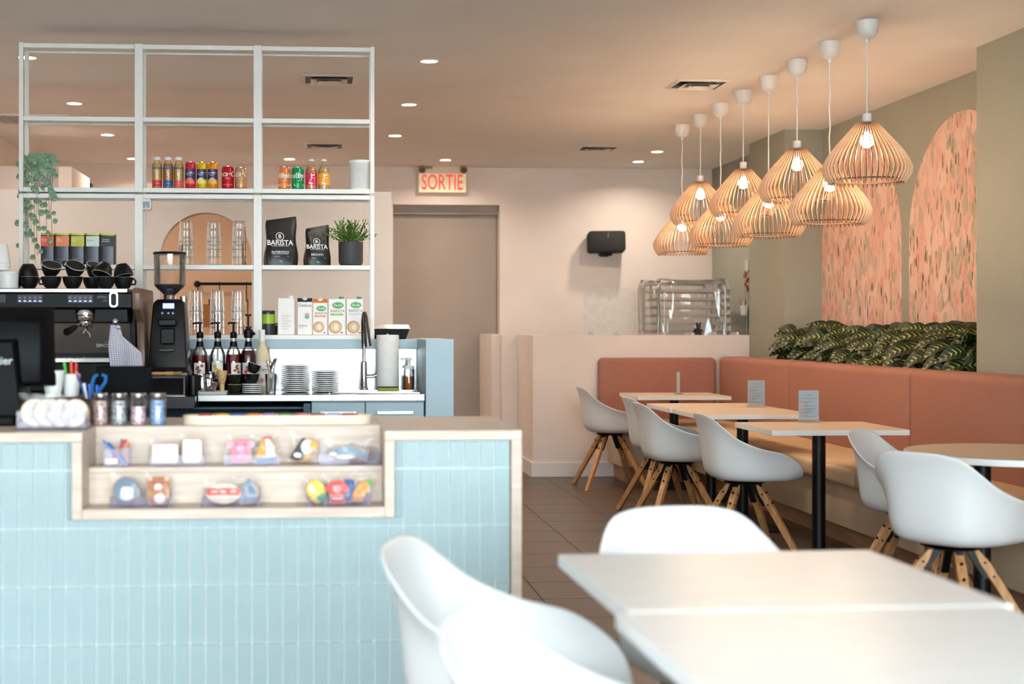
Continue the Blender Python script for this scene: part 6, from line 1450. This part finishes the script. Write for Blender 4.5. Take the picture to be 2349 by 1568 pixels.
t = thing('dark_pen_cup', 'dark mesh cup of pens behind the sprinkle jars', 'pen cup', (-.752, 4.93, CZ2)); MB().lathe([(0, 0), (.034, 0), (.036, .085), (.034, .085), (.032, .004), (0, .004)], 24, close=False).build('wall', M_blackmetal, t)
for i, (n_, c, p, q) in enumerate((('dark blue pen with a pink tip', (50, 60, 130), (.01, 0, .006), (-.046, -.01, .165)), ('white pen', (214, 220, 226), (.0, .0, .006), (-.022, -.01, .125)), ('short blue pen', (20, 90, 190), (.0, -.01, .006), (-.004, -.012, .122)), ('bright blue pen', (30, 100, 210), (.02, -.012, .006), (.022, -.02, .118)))):
    o = thing('pen', '%s in the dark cup' % n_, 'pen', (-.752, 4.93, CZ2), 0, 'pens in the dark cup'); MB().cyl(p, q, .0045, n=10).build('barrel', mat('pen_%d_%d' % (c[0], c[2]), rgb(*c), .4), o)
    MB().cyl(q, tuple(Vector(q) + (Vector(q) - Vector(p)).normalized() * .012), .0055, .0055, n=10).build('tip', mat('pink_tip', rgb(226, 120, 130), .5) if i == 0 else mat('pen_%d_%d' % (c[0], c[2]), rgb(*c), .4), o)
t = thing('scissors', 'scissors with blue handles in the dark cup', 'scissors', (-.738, 4.94, CZ2)); Ms = mat('blue_handle', rgb(10, 104, 176), .4)
for s in (-1, 1):
    x0 = .008 * s
    MB().tube([(x0, 0, .095), (x0 + .006 * s, 0, .115), (x0 + .024 * s if s > 0 else x0 - .004, 0, .14), (x0 + .026 * s if s > 0 else x0 + .004, 0, .16), (x0 + .012 * s if s > 0 else x0 + .014, 0, .165)], .0055, 8).build('handle', Ms, t)
    MB().bb(x0 * .5 - .003, x0 * .5 + .003, -.001, .001, .01, .10).build('blade', M_steel, t, smooth=0)
t = thing('customer_display', 'black customer display with a small lit bar behind the jars', 'display', (-.66, 5.06, CZ2)); MB().bb(-.097, .097, -.008, .008, .085, .192, Matrix.Rotation(R(-6), 4, 'X')).build('panel', mat('display_black', rgb(4, 4, 5), .55, spec=.06), t, bevel=.004); MB().bb(-.012, .012, -.006, .014, .01, .10).build('neck', M_black, t, bevel=.002); MB().lathe([(0, 0), (.05, 0), (.052, .006), (.03, .012), (0, .012)], 28).build('base', M_black, t)
MB().bb(-.014, .014, -.0095, -.0085, .098, .104, Matrix.Translation((0, .002, 0)) @ Matrix.Rotation(R(-6), 4, 'X')).build('pale_bar', mat('pale_bar_print', rgb(150, 156, 156), .5), t, smooth=0)
